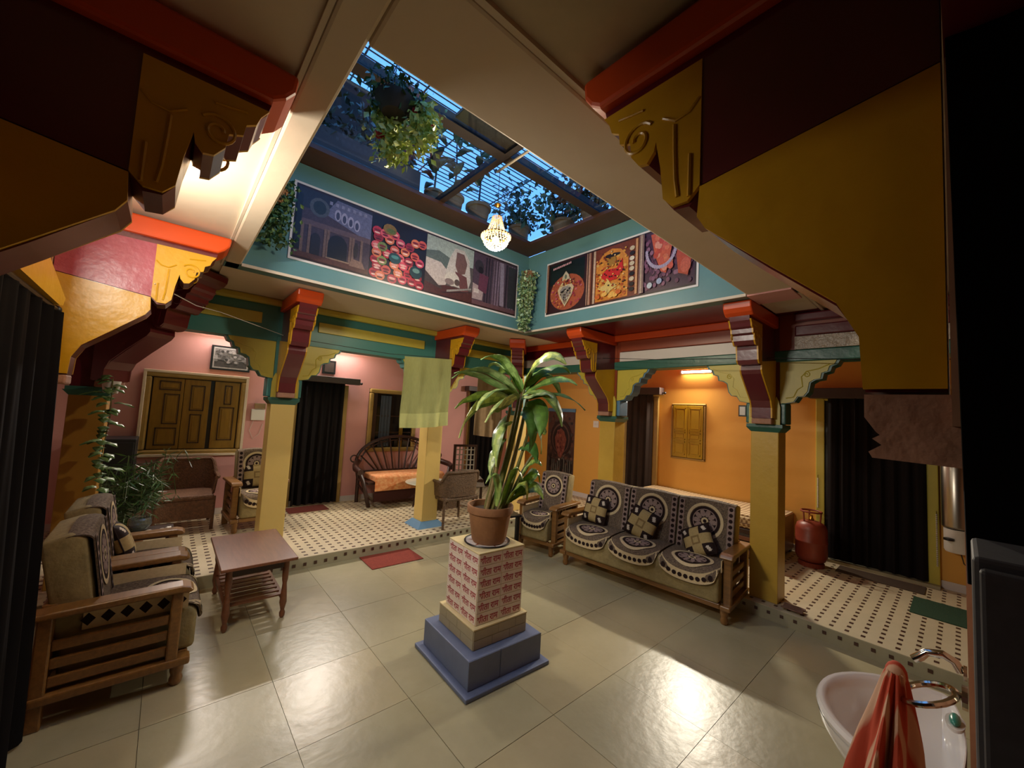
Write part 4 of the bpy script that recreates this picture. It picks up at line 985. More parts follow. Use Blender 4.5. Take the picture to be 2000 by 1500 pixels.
# ================================================================== upholstered sofa and armchairs
M['sofa_fabric'] = mat('olive_beige_upholstery', '9c8c62', 0.8, var=0.6, vscale=16, col2='6e6244', bump=0.15, bscale=60, spec=0.2)
M['throw_brown'] = mat('brown_woven_throw', '43362f', 0.85, var=0.8, vscale=80, col2='8c7a64', bump=0.2, bscale=90, spec=0.15)
M['throw_cream'] = mat('cream_woven_motif', 'cdb992', 0.85, var=0.35, vscale=50, col2='a3906c', spec=0.15)
M['throw_dark'] = mat('dark_woven_motif', '2a1d1c', 0.85, var=0.3, vscale=50, spec=0.15)
M['throw_rose'] = mat('grey_rose_motif', '9a857c', 0.85, var=0.5, vscale=60, col2='6a5550', spec=0.15)
def deco_ring(mb, S, cx, cy, r0, r1, off, n=30, sx=1.0, sy=1.0, mi=0):
    vs = []
    for i in range(n):
        a = 2*PI*i/n
        for r in (r0, r1): vs.append(S(cx+r*sx*math.cos(a), cy+r*sy*math.sin(a), off))
    mb.add(vs, [(2*i, 2*i+1, 2*((i+1) % n)+1, 2*((i+1) % n)) for i in range(n)], mi)
def deco_disc(mb, S, cx, cy, r, off, n=14, sx=1.0, sy=1.0, rot=0.0, mi=0):
    vs = [S(cx, cy, off)]
    for i in range(n):
        a = 2*PI*i/n; x, y = r*sx*math.cos(a), r*sy*math.sin(a)
        vs.append(S(cx+x*math.cos(rot)-y*math.sin(rot), cy+x*math.sin(rot)+y*math.cos(rot), off))
    mb.add(vs, [(0, 1+i, 1+(i+1) % n) for i in range(n)], mi)
def medallion(S, parent, cx, cy, r, sx=1.0, sy=1.0):
    mb = MB()
    deco_ring(mb, S, cx, cy, r*0.84, r, 0.004, 36, sx, sy, 0)
    deco_disc(mb, S, cx, cy, r*0.8, 0.003, 30, sx, sy, 0, 1)
    for k in range(10):
        a = 2*PI*k/10
        deco_disc(mb, S, cx+0.45*r*sx*math.cos(a), cy+0.45*r*sy*math.sin(a), r*0.17, 0.0045, 9, sx*1.3, sy*0.8, a, 2)
    deco_ring(mb, S, cx, cy, r*0.62, r*0.67, 0.0045, 30, sx, sy, 2)
    deco_disc(mb, S, cx, cy, r*0.2, 0.005, 12, sx, sy, 0, 0); deco_disc(mb, S, cx, cy, r*0.1, 0.006, 10, sx, sy, 0, 1)
    return mb.build('medallion', [M['throw_cream'], M['throw_dark'], M['throw_rose']], parent)
def seat_surface(ztop, yfront, bulge=0.012):
    """x across, t from back (0) over the front edge; returns a point and lifts it by off"""
    def S(x, t, off=0.0):
        yb = 0.46; flat = yb-yfront-0.06
        if t < flat: p = Vector((x, yb-t, ztop+bulge*math.sin(PI*t/flat))); n = Vector((0, 0, 1))
        else:
            a = min((t-flat)/0.06, PI/2); e = t-flat-0.06*PI/2
            p = Vector((x, yfront+0.06-0.06*math.sin(a), ztop-0.06+0.06*math.cos(a))); n = Vector((0, -math.sin(a), math.cos(a)))
            if e > 0: p.z -= e; p.y -= 0.004
        return p+n*off
    return S
def seat_throw(parent, x0, x1, ztop, yfront, drop=0.12):
    S = seat_surface(ztop, yfront); w_ = x1-x0; cx = (x0+x1)/2; nose = 0.46-yfront-0.06+0.06*PI/2
    t = parent
    def fn(u, v):
        x = x0+w_*u; q = abs(2*u-1)
        tmax = nose-0.07+drop*math.sqrt(max(0, 1-q**2.4))+0.04
        return S(x, v*tmax, 0.012)
    th = MB().sheet(fn, 20, 22, 0.008).build('seat_throw', M['throw_brown'], t, smooth=True)
    So = lambda x, y, o: S(x, y, 0.0215+o)
    # cream scalloped border with dark flowers
    bd = MB(); n = 26; vs = []
    for i in range(n+1):
        u = i/n; q = abs(2*u-1); tm = nose-0.07+drop*math.sqrt(max(0, 1-q**2.4))+0.034
        for k in (0.0, -0.088): vs.append(So(x0+w_*u, tm+k, 0.003))
    bd.add(vs, [(2*i, 2*i+1, 2*i+3, 2*i+2) for i in range(n)], 0)
    for i in range(1, 10):
        u = i/10; q = abs(2*u-1); tm = nose-0.07+drop*math.sqrt(max(0, 1-q**2.4))-0.005
        deco_disc(bd, So, x0+w_*u, tm-0.004, 0.021, 0.004, 8, mi=1)
    bd.build('border', [M['throw_cream'], M['throw_dark']], th)
    medallion(So, th, cx, nose-0.17, min(0.19, w_*0.36), 1.0, 0.72)
def back_throw(parent, x0, x1, y0, z0, z1, lean, over=0.1):
    def S(x, z, off=0.0): return Vector((x, y0+(z-z0)*lean-off, z))
    w_ = x1-x0; cx = (x0+x1)/2
    def fn(u, v):
        x = x0+w_*u; q = abs(2*u-1)
        L_ = z1-z0+over; s = v*L_
        if s < z1-z0: return S(x, z0+s, 0.012)
        e = s-(z1-z0); return Vector((x, y0+(z1-z0)*lean-0.012+e*1.0, z1+0.014+0.018*math.sin(min(1, e/over)*PI/2)-0.3*max(0, e-0.05)-0.02*q*q))
    th = MB().sheet(lambda u, v: fn(u, 1-v), 16, 20, 0.008).build('back_throw', M['throw_brown'], parent, smooth=True)
    So = lambda x, z, o: S(x, z, 0.0215+o)
    for xa in (x0+0.005, x1-0.06):
        bd = MB(); n = 8; vs = []
        for i in range(n+1):
            z = z0+(z1-z0)*i/n; vs += [So(xa, z, 0.003), So(xa+0.055, z, 0.003)]
        bd.add(vs, [(2*i, 2*i+1, 2*i+3, 2*i+2) for i in range(n)], 0)
        for i in range(9): deco_disc(bd, So, xa+0.0275, z0+(z1-z0)*(i+0.5)/9, 0.019, 0.004, 8, mi=1)
        bd.build('border', [M['throw_rose'], M['throw_dark']], th)
    medallion(So, th, cx, z1-min(0.16, w_*0.34)-0.02, min(0.175, w_*0.36))
def cushion_block(mb, x0, x1, y0, y1, z0, z1, r, n=6):
    """a soft block, rounded on its front and top edges"""
    prof = []
    for i in range(n+1):
        a = PI/2*i/n; prof.append((y0+r-r*math.cos(a), z1-r+r*math.sin(a)))
    pts = [(y0, z0)]+prof+[(y1, z1), (y1, z0)]
    mb.prism(pts, x0, x1, xcut)
def wood_arm(parent, x0, x1, depth, scroll=True):
    """side frame of teak: arm board, posts, slats"""
    a = MB()
    pts = [(0.0, 0.565), (0.02, 0.59), (0.06, 0.602), (depth-0.1, 0.592), (depth, 0.585), (depth, 0.555), (0.06, 0.56), (0.03, 0.552)]
    a.prism(pts, x0-0.015, x1+0.015, xcut)
    arm = a.build('armrest', M['wood'], parent, bevel=0.012, seg=3)
    MB().box(x0+0.01, x1-0.01, 0.05, 0.105, 0.16, 0.56).build('front_post', M['wood'], parent, bevel=0.008)
    MB().box(x0+0.01, x1-0.01, depth-0.1, depth-0.04, 0.0, 0.56).build('back_leg', M['wood'], parent, bevel=0.008)
    for k in range(3):
        z = 0.195+0.09*k
        MB().box(x0+0.03, x1-0.03, 0.105, depth-0.1, z, z+0.052).build('slat', M['wood'], parent, bevel=0.006)
    MB().box(x0, x1, -0.01, depth-0.04, 0.125, 0.17).build('side_rail', M['wood'], parent, bevel=0.01)
def foot(parent, x, y):
    MB().lathe([(0.02, 0), (0.03, 0.012), (0.034, 0.035), (0.026, 0.06), (0.034, 0.085), (0.034, 0.126)], 14, (x, y, 0)).build('foot', M['wood'], parent, smooth=True)
def armchair(label, loc, rz, W_=0.68, depth=0.66, seats=1, name='armchair', cat='armchair', group=None, throws=True, aw=0.085):
    t = thing(name, label, cat, loc, rz, group)
    wood_arm(t, 0.0, aw, depth); wood_arm(t, W_-aw, W_, depth)
    MB().box(aw, W_-aw, 0.0, 0.05, 0.125, 0.175).build('front_rail', M['wood'], t, bevel=0.01)
    MB().box(aw, W_-aw, depth-0.1, depth-0.04, 0.2, 0.6).build('back_frame', M['wood'], t, bevel=0.01)
    foot(t, 0.06, 0.045); foot(t, W_-0.06, 0.045)
    b = MB(); cushion_block(b, aw+0.004, W_-aw-0.004, -0.03, depth-0.12, 0.176, 0.44, 0.07)
    b.build('seat_cushion', M['sofa_fabric'], t, bevel=0.025, seg=3, smooth=True)
    bb = MB(); y0, ln = depth-0.26, 0.16
    bb.prism([(y0, 0.43), (y0+0.02, 0.40), (depth-0.1, 0.40), (depth-0.02+0.02, 0.92), (y0+0.5*ln+0.06, 0.955), (y0+0.5*ln+0.005, 0.93)], aw+0.006, W_-aw-0.006, xcut)
    bb.build('back_cushion', M['sofa_fabric'], t, bevel=0.035, seg=3, smooth=True)
    if throws:
        for xa, xb in ((aw-0.006, aw+0.001), (W_-aw-0.001, W_-aw+0.006)):
            dd = MB().box(xa, xb, 0.02, depth-0.2, 0.435, 0.535); xo = xa-0.0008 if xa < W_/2 else xb+0.0008
            for k in range(6): deco_disc(dd, lambda x, y, o: Vector((xo, x, y)), 0.06+(depth-0.28)*k/5, 0.487, 0.03, 0, 4, 1.0, 1.15, 0, 1)
            dd.build('side_border', [M['throw_cream'], M['throw_dark']], t)
        sw = (W_-2*aw)/seats
        for k in range(seats):
            xa = aw+sw*k
            seat_throw(t, xa+0.012, xa+sw-0.012, 0.44, -0.03)
            back_throw(t, xa+0.008, xa+sw-0.008, y0-0.002, 0.45, 0.935, ln)
    return t
armchair('three-seat sofa with brown medallion throws and teak arms', (3.63, 3.15, 0), math.radians(-85), W_=1.82, depth=0.68, seats=3, name='sofa', cat='sofa')
armchair('armchair with medallion throws at the far end of the sofa', (3.56, 3.86, 0), math.radians(-78), W_=0.58, depth=0.66)
armchair('teak armchair nearest us at the left, its seat throw hanging over', (0.23, 3.10, 0), PI/2, W_=0.69, depth=0.67)
armchair('second teak armchair at the left, holding a patchwork cushion', (0.22, 3.82, 0), PI/2, W_=0.66, depth=0.67)
armchair('patterned armchair in the back veranda behind the first cream column', (0.68, 5.72, ST), 0.06, W_=0.6, depth=0.62)
# patchwork cushions
def patch_cushion(label, loc, rot, size=0.3, th=0.11, seed=0, group=None):
    t = thing('cushion', label, 'cushion', loc, 0, group)
    t.rotation_euler = rot
    rr = random.Random(seed); N = 36
    dark, beige, pale, tan = '2b1d1a', 'b49d6a', 'd8cbb8', '8c744a'
    mb = MB()
    for side in (1, -1):
        def pt(u, v):
            x, z = u*2-1, v*2-1
            k = (1-abs(x)**3.2)*(1-abs(z)**3.2); pin = 1-0.06*(1-abs(z))*abs(x)**4-0.06*(1-abs(x))*abs(z)**4
            return (x*size/2*pin, -side*th/2*max(0, k)**0.6, z*size/2*pin+size/2)
        vs = [pt(i/N, j/N) for i in range(N+1) for j in range(N+1)]
        o = len(mb.v); mb.v += vs
        for i in range(N):
            for j in range(N):
                f = [i*(N+1)+j, (i+1)*(N+1)+j, (i+1)*(N+1)+j+1, i*(N+1)+j+1]
                if side < 0: f = f[::-1]
                mb.f.append([q+o for q in f]); mb.m.append(0)
                u, v = (i+0.5)/N*3, (j+0.5)/N*3; a, b = int(u), int(v); fu, fv = u-a-0.5, v-b-0.5
                if (a+b) % 2 == 0 and not (a == 1 and b == 1):
                    c = pale if (fu*0.85+fv*0.5)**2/0.028+(fv*0.85-fu*0.5)**2/0.085 < 1 else dark
                elif a == 1 and b == 1: c = tan if max(abs(fu), abs(fv)) > 0.28 and max(abs(fu), abs(fv)) < 0.42 else beige
                else: c = beige
                mb.c.append(lin(c))
    mb.build('cover', vcol_mat('patchwork_cotton', 0.8, 0.2, 0.2), t, smooth=True)
    pp_ = [(x*size/2*0.985, 0, z*size/2*0.985+size/2) for x, z in [(-1+2*i/10, -1) for i in range(10)]+[(1, -1+2*i/10) for i in range(10)]+[(1-2*i/10, 1) for i in range(10)]+[(-1, 1-2*i/10) for i in range(10)]]
    MB().tube(pp_, 0.005, 5, close=True).build('piping', M['throw_dark'], t, smooth=True)
    return t
rS = math.radians(-85)
def on_sofa(lx, ly, z): return (3.63+lx*math.cos(rS)-ly*math.sin(rS), 3.15+lx*math.sin(rS)+ly*math.cos(rS), z)
patch_cushion('patchwork cushion upright at the far end of the sofa', on_sofa(0.24, 0.305, 0.482), (math.radians(-17), math.radians(4), rS), 0.3, seed=1)
patch_cushion('tilted patchwork cushion in the middle of the sofa', on_sofa(0.80, 0.285, 0.455), (math.radians(-20), math.radians(17), rS), 0.32, seed=2)
patch_cushion('patchwork cushion slumped against the near sofa arm', on_sofa(1.50, 0.27, 0.45), (math.radians(-26), math.radians(-28), rS), 0.3, seed=3)
patch_cushion('patchwork cushion leaning in the second left armchair', (-0.1, 4.13, 0.48), (math.radians(-22), math.radians(6), PI/2), 0.3, seed=4)
patch_cushion('patchwork cushion on the armchair in the back veranda', (0.97, 6.06, ST+0.48), (math.radians(-17), 0, 0.06), 0.3, seed=5)

# ================================================================== tables
ct = thing('coffee_table', 'brown wooden side table with a slatted lower shelf', 'table', (0.655, 3.98, 0))
MB().box(-0.255, 0.255, -0.43, 0.46, 0.462, 0.485).build('tabletop', M['wood_red'], ct, bevel=0.006)
for s in (-1, 1):
    MB().box(s*0.19-0.012, s*0.19+0.012, -0.34, 0.40, 0.40, 0.462).build('apron', M['wood_dark'], ct)
    MB().box(-0.19, 0.19, 0.028+s*0.375-0.012, 0.028+s*0.375+0.012, 0.40, 0.462).build('apron', M['wood_dark'], ct)
    for y in (-0.345, 0.4):
        MB().lathe([(0.012, 0), (0.02, 0.015), (0.022, 0.04), (0.014, 0.06), (0.016, 0.07), (0.027, 0.12), (0.022, 0.2), (0.016, 0.27), (0.022, 0.3), (0.024, 0.34), (0.024, 0.462)], 12, (s*0.19, y, 0)).build('leg', M['wood_red'], ct, smooth=True)
    MB().box(s*0.19-0.012, s*0.19+0.012, -0.33, 0.39, 0.13, 0.16).build('shelf_rail', M['wood_red'], ct)
for k in range(9):
    y = -0.31+0.083*k
    MB().box(-0.18, 0.18, y, y+0.045, 0.16, 0.172).build('slat', M['wood_red'], ct)
dt = thing('side_table', 'low black table between the plant pedestal and the armchair', 'table', (3.28, 3.92, 0), -0.2)
MB().box(-0.24, 0.24, -0.22, 0.22, 0.44, 0.465).build('tabletop', M['black'], dt, bevel=0.005)
for sx in (-1, 1):
    for sy in (-1, 1): MB().box(sx*0.2-0.02, sx*0.2+0.02, sy*0.18-0.02, sy*0.18+0.02, 0, 0.44).build('leg', M['black'], dt)
gt = thing('glass_table', 'round glass table on dark legs before the wicker bench', 'table', (3.3, 5.72, ST))
GT = mat('greenish_table_glass', 'c8cdb8', 0.06, spec=0.8, coat=0.5)
MB().lathe([(0, 0.42), (0.36, 0.42), (0.365, 0.426), (0.36, 0.432), (0, 0.432)], 40).build('tabletop', GT, gt)
for k in range(4):
    a = 2*PI*k/4+0.5
    MB().tube([(0.26*math.cos(a), 0.26*math.sin(a), 0), (0.2*math.cos(a), 0.2*math.sin(a), 0.2), (0.24*math.cos(a), 0.24*math.sin(a), 0.42)], 0.016, 8).build('leg', M['wood_dark'], gt, smooth=True)
MB().tube([(0.21*math.cos(2*PI*i/24), 0.21*math.sin(2*PI*i/24), 0.2) for i in range(24)], 0.01, 6, close=True).build('stretcher', M['wood_dark'], gt, smooth=True)
sl = thing('stool', 'small wooden stool holding a glass bowl behind the left armchairs', 'stool', (-0.02, 4.82, ST))
MB().box(-0.17, 0.17, -0.17, 0.17, 0.36, 0.39).build('seat', M['wood_dark'], sl, bevel=0.005)
for sx in (-1, 1):
    for sy in (-1, 1): MB().box(sx*0.14-0.018, sx*0.14+0.018, sy*0.14-0.018, sy*0.14+0.018, 0, 0.36).build('leg', M['wood_dark'], sl)
CLR = mat('clear_bowl_glass', 'b9c4bc', 0.05, spec=0.7, trans=0.85)
MB().lathe([(0.03, 0), (0.06, 0.01), (0.085, 0.05), (0.08, 0.1), (0.07, 0.115), (0.066, 0.112), (0.078, 0.06), (0.05, 0.016), (0, 0.012)], 24, (-0.07, 0.05, 0.392)).build('bowl_tmp', CLR)
bo = bpy.data.objects['bowl_tmp']; bo.name = 'glass_bowl'; bo.location = (-0.02, 4.82, ST); tag(bo, 'clear glass bowl on the stool beside the palm', 'bowl')
WC = mat('white_napkin', 'd8d2c6', 0.8)
pc = MB().sheet(lambda u, v: (0.03+(u-0.5)*0.2, 4.72+(v-0.5)*0.16, ST+0.396+0.012*math.sin(u*7+v*3)**2+(0.02 if u > 0.85 else 0)), 14, 10, 0.004).build('napkin', WC, smooth=True)
tag(pc, 'crumpled white cloth on the stool beside the glass bowl', 'cloth')

# ================================================================== cane and wicker
M['cane'] = mat('woven_cane', '7a5236', 0.6, var=0.7, vscale=40, col2='3e2818', bump=0.6, bscale=70)
M['cane_grey'] = mat('grey_woven_cane', '74593e', 0.6, var=0.7, vscale=40, col2='3a2a1c', bump=0.6, bscale=70)
M['bamboo'] = mat('dark_bamboo', '3c2018', 0.35, var=0.5, vscale=9, col2='1f100c')
def cane_chair(label, loc, rz, matn, W_=0.56, D=0.52, H=0.8):
    t = thing('cane_chair', label, 'chair', loc, rz)      # local: back at +y, front at -y
    m = M[matn]
    for sx in (-1, 1):
        for sy in (-1, 1):
            MB().tube([(sx*(W_/2-0.03), sy*(D/2-0.04), 0), (sx*(W_/2-0.03), sy*(D/2-0.04), 0.4)], 0.018, 8).build('leg', m, t, smooth=True)
    MB().box(-W_/2+0.03, W_/2-0.03, -D/2+0.02, D/2-0.03, 0.36, 0.42).build('seat', m, t, bevel=0.02)
    ap = MB(); ap.box(-W_/2+0.035, W_/2-0.035, -D/2+0.02, -D/2+0.035, 0.14, 0.36); ap.build('woven_apron', m, t)
    # curved back and arms woven in one band
    def rim(u):
        a = -0.2*PI+1.4*PI*u; ca, sa = math.cos(a), math.sin(a)
        x = W_/2*1.02*math.copysign(abs(ca)**0.45, ca); y = D/2*math.copysign(abs(sa)**0.45, sa)
        h = 0.62+(H-0.62)*min(1, max(0, (sa-0.35)/0.4))
        return x, max(y, -D/2*0.8), h
    def fn(u, v):
        x, y, h = rim(u); k = 0.93+0.07*v
        return (x*k, y*k, 0.42+(h-0.42)*v)
    MB().sheet(fn, 28, 8, 0.012).build('woven_back', m, t, smooth=True)
    MB().tube([Vector(rim(i/28)) for i in range(29)], 0.022, 8).build('top_rail', m, t, smooth=True)
    return t
cane_chair('brown woven cane chair under the shuttered window', (0.27, 6.33, ST), PI, 'cane', W_=0.6, D=0.56, H=0.8)
cane_chair('grey-brown cane chair with its back to us beside the blue-plinth column', (3.2, 4.84, ST), PI, 'cane_grey', W_=0.6, D=0.52, H=0.76)
t = bpy.data.objects['cane_chair']; t.rotation_euler.z = 0.0
# lattice-back chair with a light cover
lc = thing('lattice_chair', 'chair with a pale lattice back and rumpled cover near the corner door', 'chair', (4.06, 5.72, ST), -0.3)
M['lattice'] = mat('pale_grey_lattice', 'a39a8c', 0.6, var=0.4, vscale=20, col2='6c6458')
for sx in (-1, 1):
    for sy in (-1, 1): MB().box(sx*0.2-0.018, sx*0.2+0.018, sy*0.19-0.018, sy*0.19+0.018, 0, 0.42 if sy < 0 else 0.98).build('leg', M['wood_dark'], lc)
MB().box(-0.23, 0.23, -0.22, 0.2, 0.4, 0.44).build('seat', M['wood_dark'], lc, bevel=0.008)
MB().sheet(lambda u, v: ((u-0.5)*0.48, -0.26+0.46*v, 0.452+0.015*math.sin(9*u+2)*math.sin(7*v)-(0.12*max(0, 0.2-v)/0.2)), 16, 16, 0.01).build('cover', M['lattice'], lc, smooth=True)
for k in range(6):
    MB().box(-0.185+0.07*k, -0.165+0.07*k, 0.18, 0.2, 0.5, 0.97).build('lattice_bar', M['lattice'], lc)
for k in range(5):
    MB().box(-0.19, 0.19, 0.178, 0.202, 0.54+0.09*k, 0.555+0.09*k).build('lattice_bar', M['lattice'], lc)
MB().box(-0.22, 0.22, 0.175, 0.205, 0.96, 1.0).build('top_rail', M['wood_dark'], lc)
# wicker bench with a fan back
wb = thing('wicker_bench', 'dark bamboo bench with a fan-shaped back and orange cushion', 'bench', (3.2, 6.42, ST))
BM = M['bamboo']
MB().box(-0.72, 0.72, -0.26, 0.22, 0.36, 0.40).build('seat', BM, wb, bevel=0.01)
for s in (-1, 1):
    MB().tube([(s*0.66, -0.2, 0), (s*0.72, -0.22, 0.2), (s*0.78, -0.2, 0.42), (s*0.84, -0.15, 0.58)], 0.032, 8).build('leg', BM, wb, smooth=True)
    MB().tube([(s*0.70, 0.22, 0), (s*0.70, 0.23, 0.4), (s*0.74, 0.24, 0.62)], 0.03, 8).build('leg', BM, wb, smooth=True)
    MB().tube([(s*0.66, -0.2, 0.12), (s*0.7, 0.22, 0.3)], 0.018, 6).build('side_brace', BM, wb, smooth=True)
    MB().tube([(s*0.84, -0.24, 0.56), (s*0.86, -0.08, 0.6), (s*0.8, 0.1, 0.63), (s*0.72, 0.24, 0.66)], 0.05, 10).build('armrest', BM, wb, smooth=True)
    MB().tube([(s*0.80+0.055*math.cos(2*PI*i/16), 0.2, 0.72+0.055*math.sin(2*PI*i/16)) for i in range(16)], 0.012, 6, close=True).build('scroll_ring', BM, wb, smooth=True)
arc = [(0.74*math.cos(a), 0.25+0.03*math.sin(a), 0.66+0.42*math.sin(a)) for a in [PI*i/24 for i in range(25)]]
MB().tube(arc, 0.028, 8).build('top_rail', BM, wb, smooth=True)
MB().tube([(x*0.9, y, 0.66+(z-0.66)*0.86) for x, y, z in arc], 0.013, 6).build('top_rail', BM, wb, smooth=True)
for i in range(11):
    a = PI*(i+1)/12
    MB().tube([(0.30*math.cos(a)*1.3, 0.2, 0.46+0.02*math.sin(a)), (0.70*math.cos(a), 0.25, 0.66+0.40*math.sin(a))], 0.013, 6).build('spoke', BM, wb, smooth=True)
MB().tube([(-0.72, 0.21, 0.5), (0.72, 0.21, 0.5)], 0.02, 8).build('back_rail', BM, wb, smooth=True)
M['orange_print'] = mat('orange_print_cotton', 'd8763c', 0.8, var=0.9, vscale=22, col2='f0c08a', bump=0.1, bscale=30)
cb_ = MB(); cushion_block(cb_, -0.62, 0.64, -0.3, 0.18, 0.40, 0.50, 0.05); cb_.build('seat_cushion', M['orange_print'], wb, bevel=0.02, seg=3)
MB().box(-0.62, 0.64, -0.308, -0.3, 0.26, 0.47).build('cushion_skirt', M['orange_print'], wb, bevel=0.003)
MB().box(-0.6, 0.62, -0.24, -0.22, 0.08, 0.26).build('apron', mat('maroon_cloth', '4a2420', 0.8), wb)

# ================================================================== day bed behind the sofa
db = thing('day_bed', 'low wooden day bed with a checked cream spread behind the sofa', 'bed', (5.93, 2.5, ST))
BED = bpy.data.materials.new('checked_spread'); BED.use_nodes = True
_n = BED.node_tree; _b = _n.nodes['Principled BSDF']; _c = _n.nodes.new('ShaderNodeTexChecker'); _t = _n.nodes.new('ShaderNodeTexCoord'); _m = _n.nodes.new('ShaderNodeMapping')
_m.inputs['Rotation'].default_value = (0, 0, 0.785); _c.inputs['Scale'].default_value = 26
_c.inputs['Color1'].default_value = (*lin('cdb68c'), 1); _c.inputs['Color2'].default_value = (*lin('8a6c4c'), 1)
_n.links.new(_t.outputs['Object'], _m.inputs[0]); _n.links.new(_m.outputs[0], _c.inputs['Vector']); _n.links.new(_c.outputs[0], _b.inputs['Base Color']); _b.inputs['Roughness'].default_value = 0.85
MB().box(-0.46, 0.47, -1.0, 1.0, 0.30, 0.36).build('frame', M['wood_dark'], db, bevel=0.01)
for sx in (-1, 1):
    for y in (-0.96, 0, 0.96): MB().box(sx*0.42-0.03, sx*0.42+0.03, y-0.03, y+0.03, 0, 0.30).build('leg', M['wood_dark'], db)
for k in range(3): MB().box(-0.47, -0.445, -0.98, 0.98, 0.06+0.08*k, 0.11+0.08*k).build('side_slat', M['wood_red'], db, bevel=0.004)
MB().box(-0.47, 0.47, -1.005, -0.985, 0.05, 0.5).build('end_board', M['wood_red'], db, bevel=0.005)
MB().box(-0.45, 0.46, -0.98, 0.99, 0.36, 0.5).build('mattress', BED, db, bevel=0.03, seg=3)
MB().sheet(lambda u, v: (-0.475+0.95*u, -0.99+1.98*v, 0.512+0.006*math.sin(6*u+9*v)-(0.10 if u < 0.03 else 0)), 34, 30, 0.008).build('bed_spread', BED, db, smooth=True)
# ================================================================== gas cylinder, water tank
gc = thing('gas_cylinder', 'red-brown gas cylinder standing beside the wide black curtain', 'gas cylinder', (5.97, 1.22, ST))
M['cyl_red'] = mat('rusty_red_paint', '8c3a26', 0.42, var=0.5, vscale=7, col2='66261a')
MB().lathe([(0.12, 0.0), (0.13, 0.0), (0.13, 0.04), (0.118, 0.05)], 24).build('foot_ring', M['cyl_red'], gc)
MB().lathe([(0, 0.03), (0.08, 0.04), (0.14, 0.075), (0.158, 0.12), (0.158, 0.275), (0.162, 0.28), (0.162, 0.295), (0.158, 0.3), (0.158, 0.43), (0.14, 0.485), (0.09, 0.52), (0.04, 0.53), (0, 0.532)], 28).build('body', M['cyl_red'], gc, smooth=True)
MB().lathe([(0.022, 0.525), (0.03, 0.54), (0.02, 0.56), (0.018, 0.59), (0, 0.592)], 12).build('valve', M['brass'], gc, smooth=True)
for k in range(3):
    a = 2*PI*k/3+0.4; MB().tube([(0.09*math.cos(a), 0.09*math.sin(a), 0.51), (0.1*math.cos(a), 0.1*math.sin(a), 0.63)], 0.009, 6).build('guard_post', M['cyl_red'], gc)
MB().tube([(0.102*math.cos(2*PI*i/24), 0.102*math.sin(2*PI*i/24), 0.635) for i in range(24)], 0.011, 6, close=True).build('guard_ring', M['cyl_red'], gc, smooth=True)
wt = thing('water_tank', 'brushed steel water tank mounted on the orange wall', 'water tank', (XO-0.14, 0.05, 0.55))
MB().lathe([(0, 0.24), (0.1, 0.245), (0.115, 0.26), (0.115, 0.94), (0.105, 0.96), (0.05, 0.975), (0, 0.975)], 28).build('tank', M['steel'], wt, smooth=True)
MB().lathe([(0, 0.0), (0.09, 0.0), (0.1, 0.02), (0.1, 0.235), (0, 0.235)], 24).build('base', M['white_plastic'], wt, smooth=True)
MB().lathe([(0.02, 0), (0.04, 0.005), (0.04, 0.025), (0.02, 0.03), (0, 0.03)], 14, (-0.1, 0.06, 0.12)).build('knob', M['black'], wt)
MB().box(0.1, 0.139, -0.05, 0.05, 0.2, 0.9).build('mount', M['iron'], wt)
MB().lathe([(0.012, 0.975), (0.012, 1.02), (0, 1.022)], 10).build('top_cap', M['brass'], wt)
MB().tube([(-0.02, -0.02, 0), (-0.02, -0.04, -0.1), (0.02, -0.09, -0.16), (0.1, -0.1, -0.1)], 0.005, 6).build('pipe', M['iron'], wt)
# bead strings hanging beside the wide curtain
for (y, z0, z1) in ((0.2, 0.35, 0.92), (1.235, 0.75, 1.15)):
    bs = thing('bead_string', 'short string of pale beads beside the steel tank' if y < 1 else 'short string of pale beads on the jamb above the gas cylinder', 'beads', (XO-0.062, y, z0))
    b_ = MB()
    for k in range(int((z1-z0)/0.02)): b_.ball((0, 0, 0.02*k), 0.009, 6, 4)
    b_.build('beads', M['white_plastic'], bs, smooth=True)
    MB().tube([(0, 0, 0), (0, 0, z1-z0), (0.03, 0, z1-z0+0.02)], 0.002, 4).build('string', M['iron'], bs)

# ================================================================== wash basin corner
wbn = thing('wash_basin', 'white oval wash basin on the wall at the lower right', 'wash basin', (1.85, 0.002, 0.83))
RX, RY = 0.30, 0.29
def bowl(u, v):
    a = 2*PI*u
    prof = [(1.0, -0.02), (1.02, 0.0), (1.0, 0.012), (0.95, 0.012), (0.9, 0.0), (0.84, -0.05), (0.72, -0.1), (0.45, -0.135), (0.1, -0.145), (0.0, -0.145)]
    k = v*(len(prof)-1); i = min(int(k), len(prof)-2); f = k-i
    r = prof[i][0]*(1-f)+prof[i+1][0]*f; z = prof[i][1]*(1-f)+prof[i+1][1]*f
    y = 0.06+RY*math.sin(a)*r*(1.0 if math.sin(a) > 0 else 0.19)
    return (RX*math.cos(a)*r, y, z)
MB().grid(bowl, 48, 18).build('bowl', M['porcelain'], wbn, smooth=True)
def under(u, v):
    a = 2*PI*u; r = [1.01, 0.98, 0.88, 0.7, 0.42, 0.3]; zz = [-0.015, -0.05, -0.1, -0.16, -0.2, -0.24]
    k = v*5; i = min(int(k), 4); f = k-i; q = r[i]*(1-f)+r[i+1]*f; z = zz[i]*(1-f)+zz[i+1]*f
    return (RX*math.cos(a)*q, max(0.003, 0.06+RY*math.sin(a)*q*(1.0 if math.sin(a) > 0 else 0.19)), z)
MB().grid(lambda u, v: under(1-u, v), 48, 10).build('underside', M['porcelain'], wbn, smooth=True)
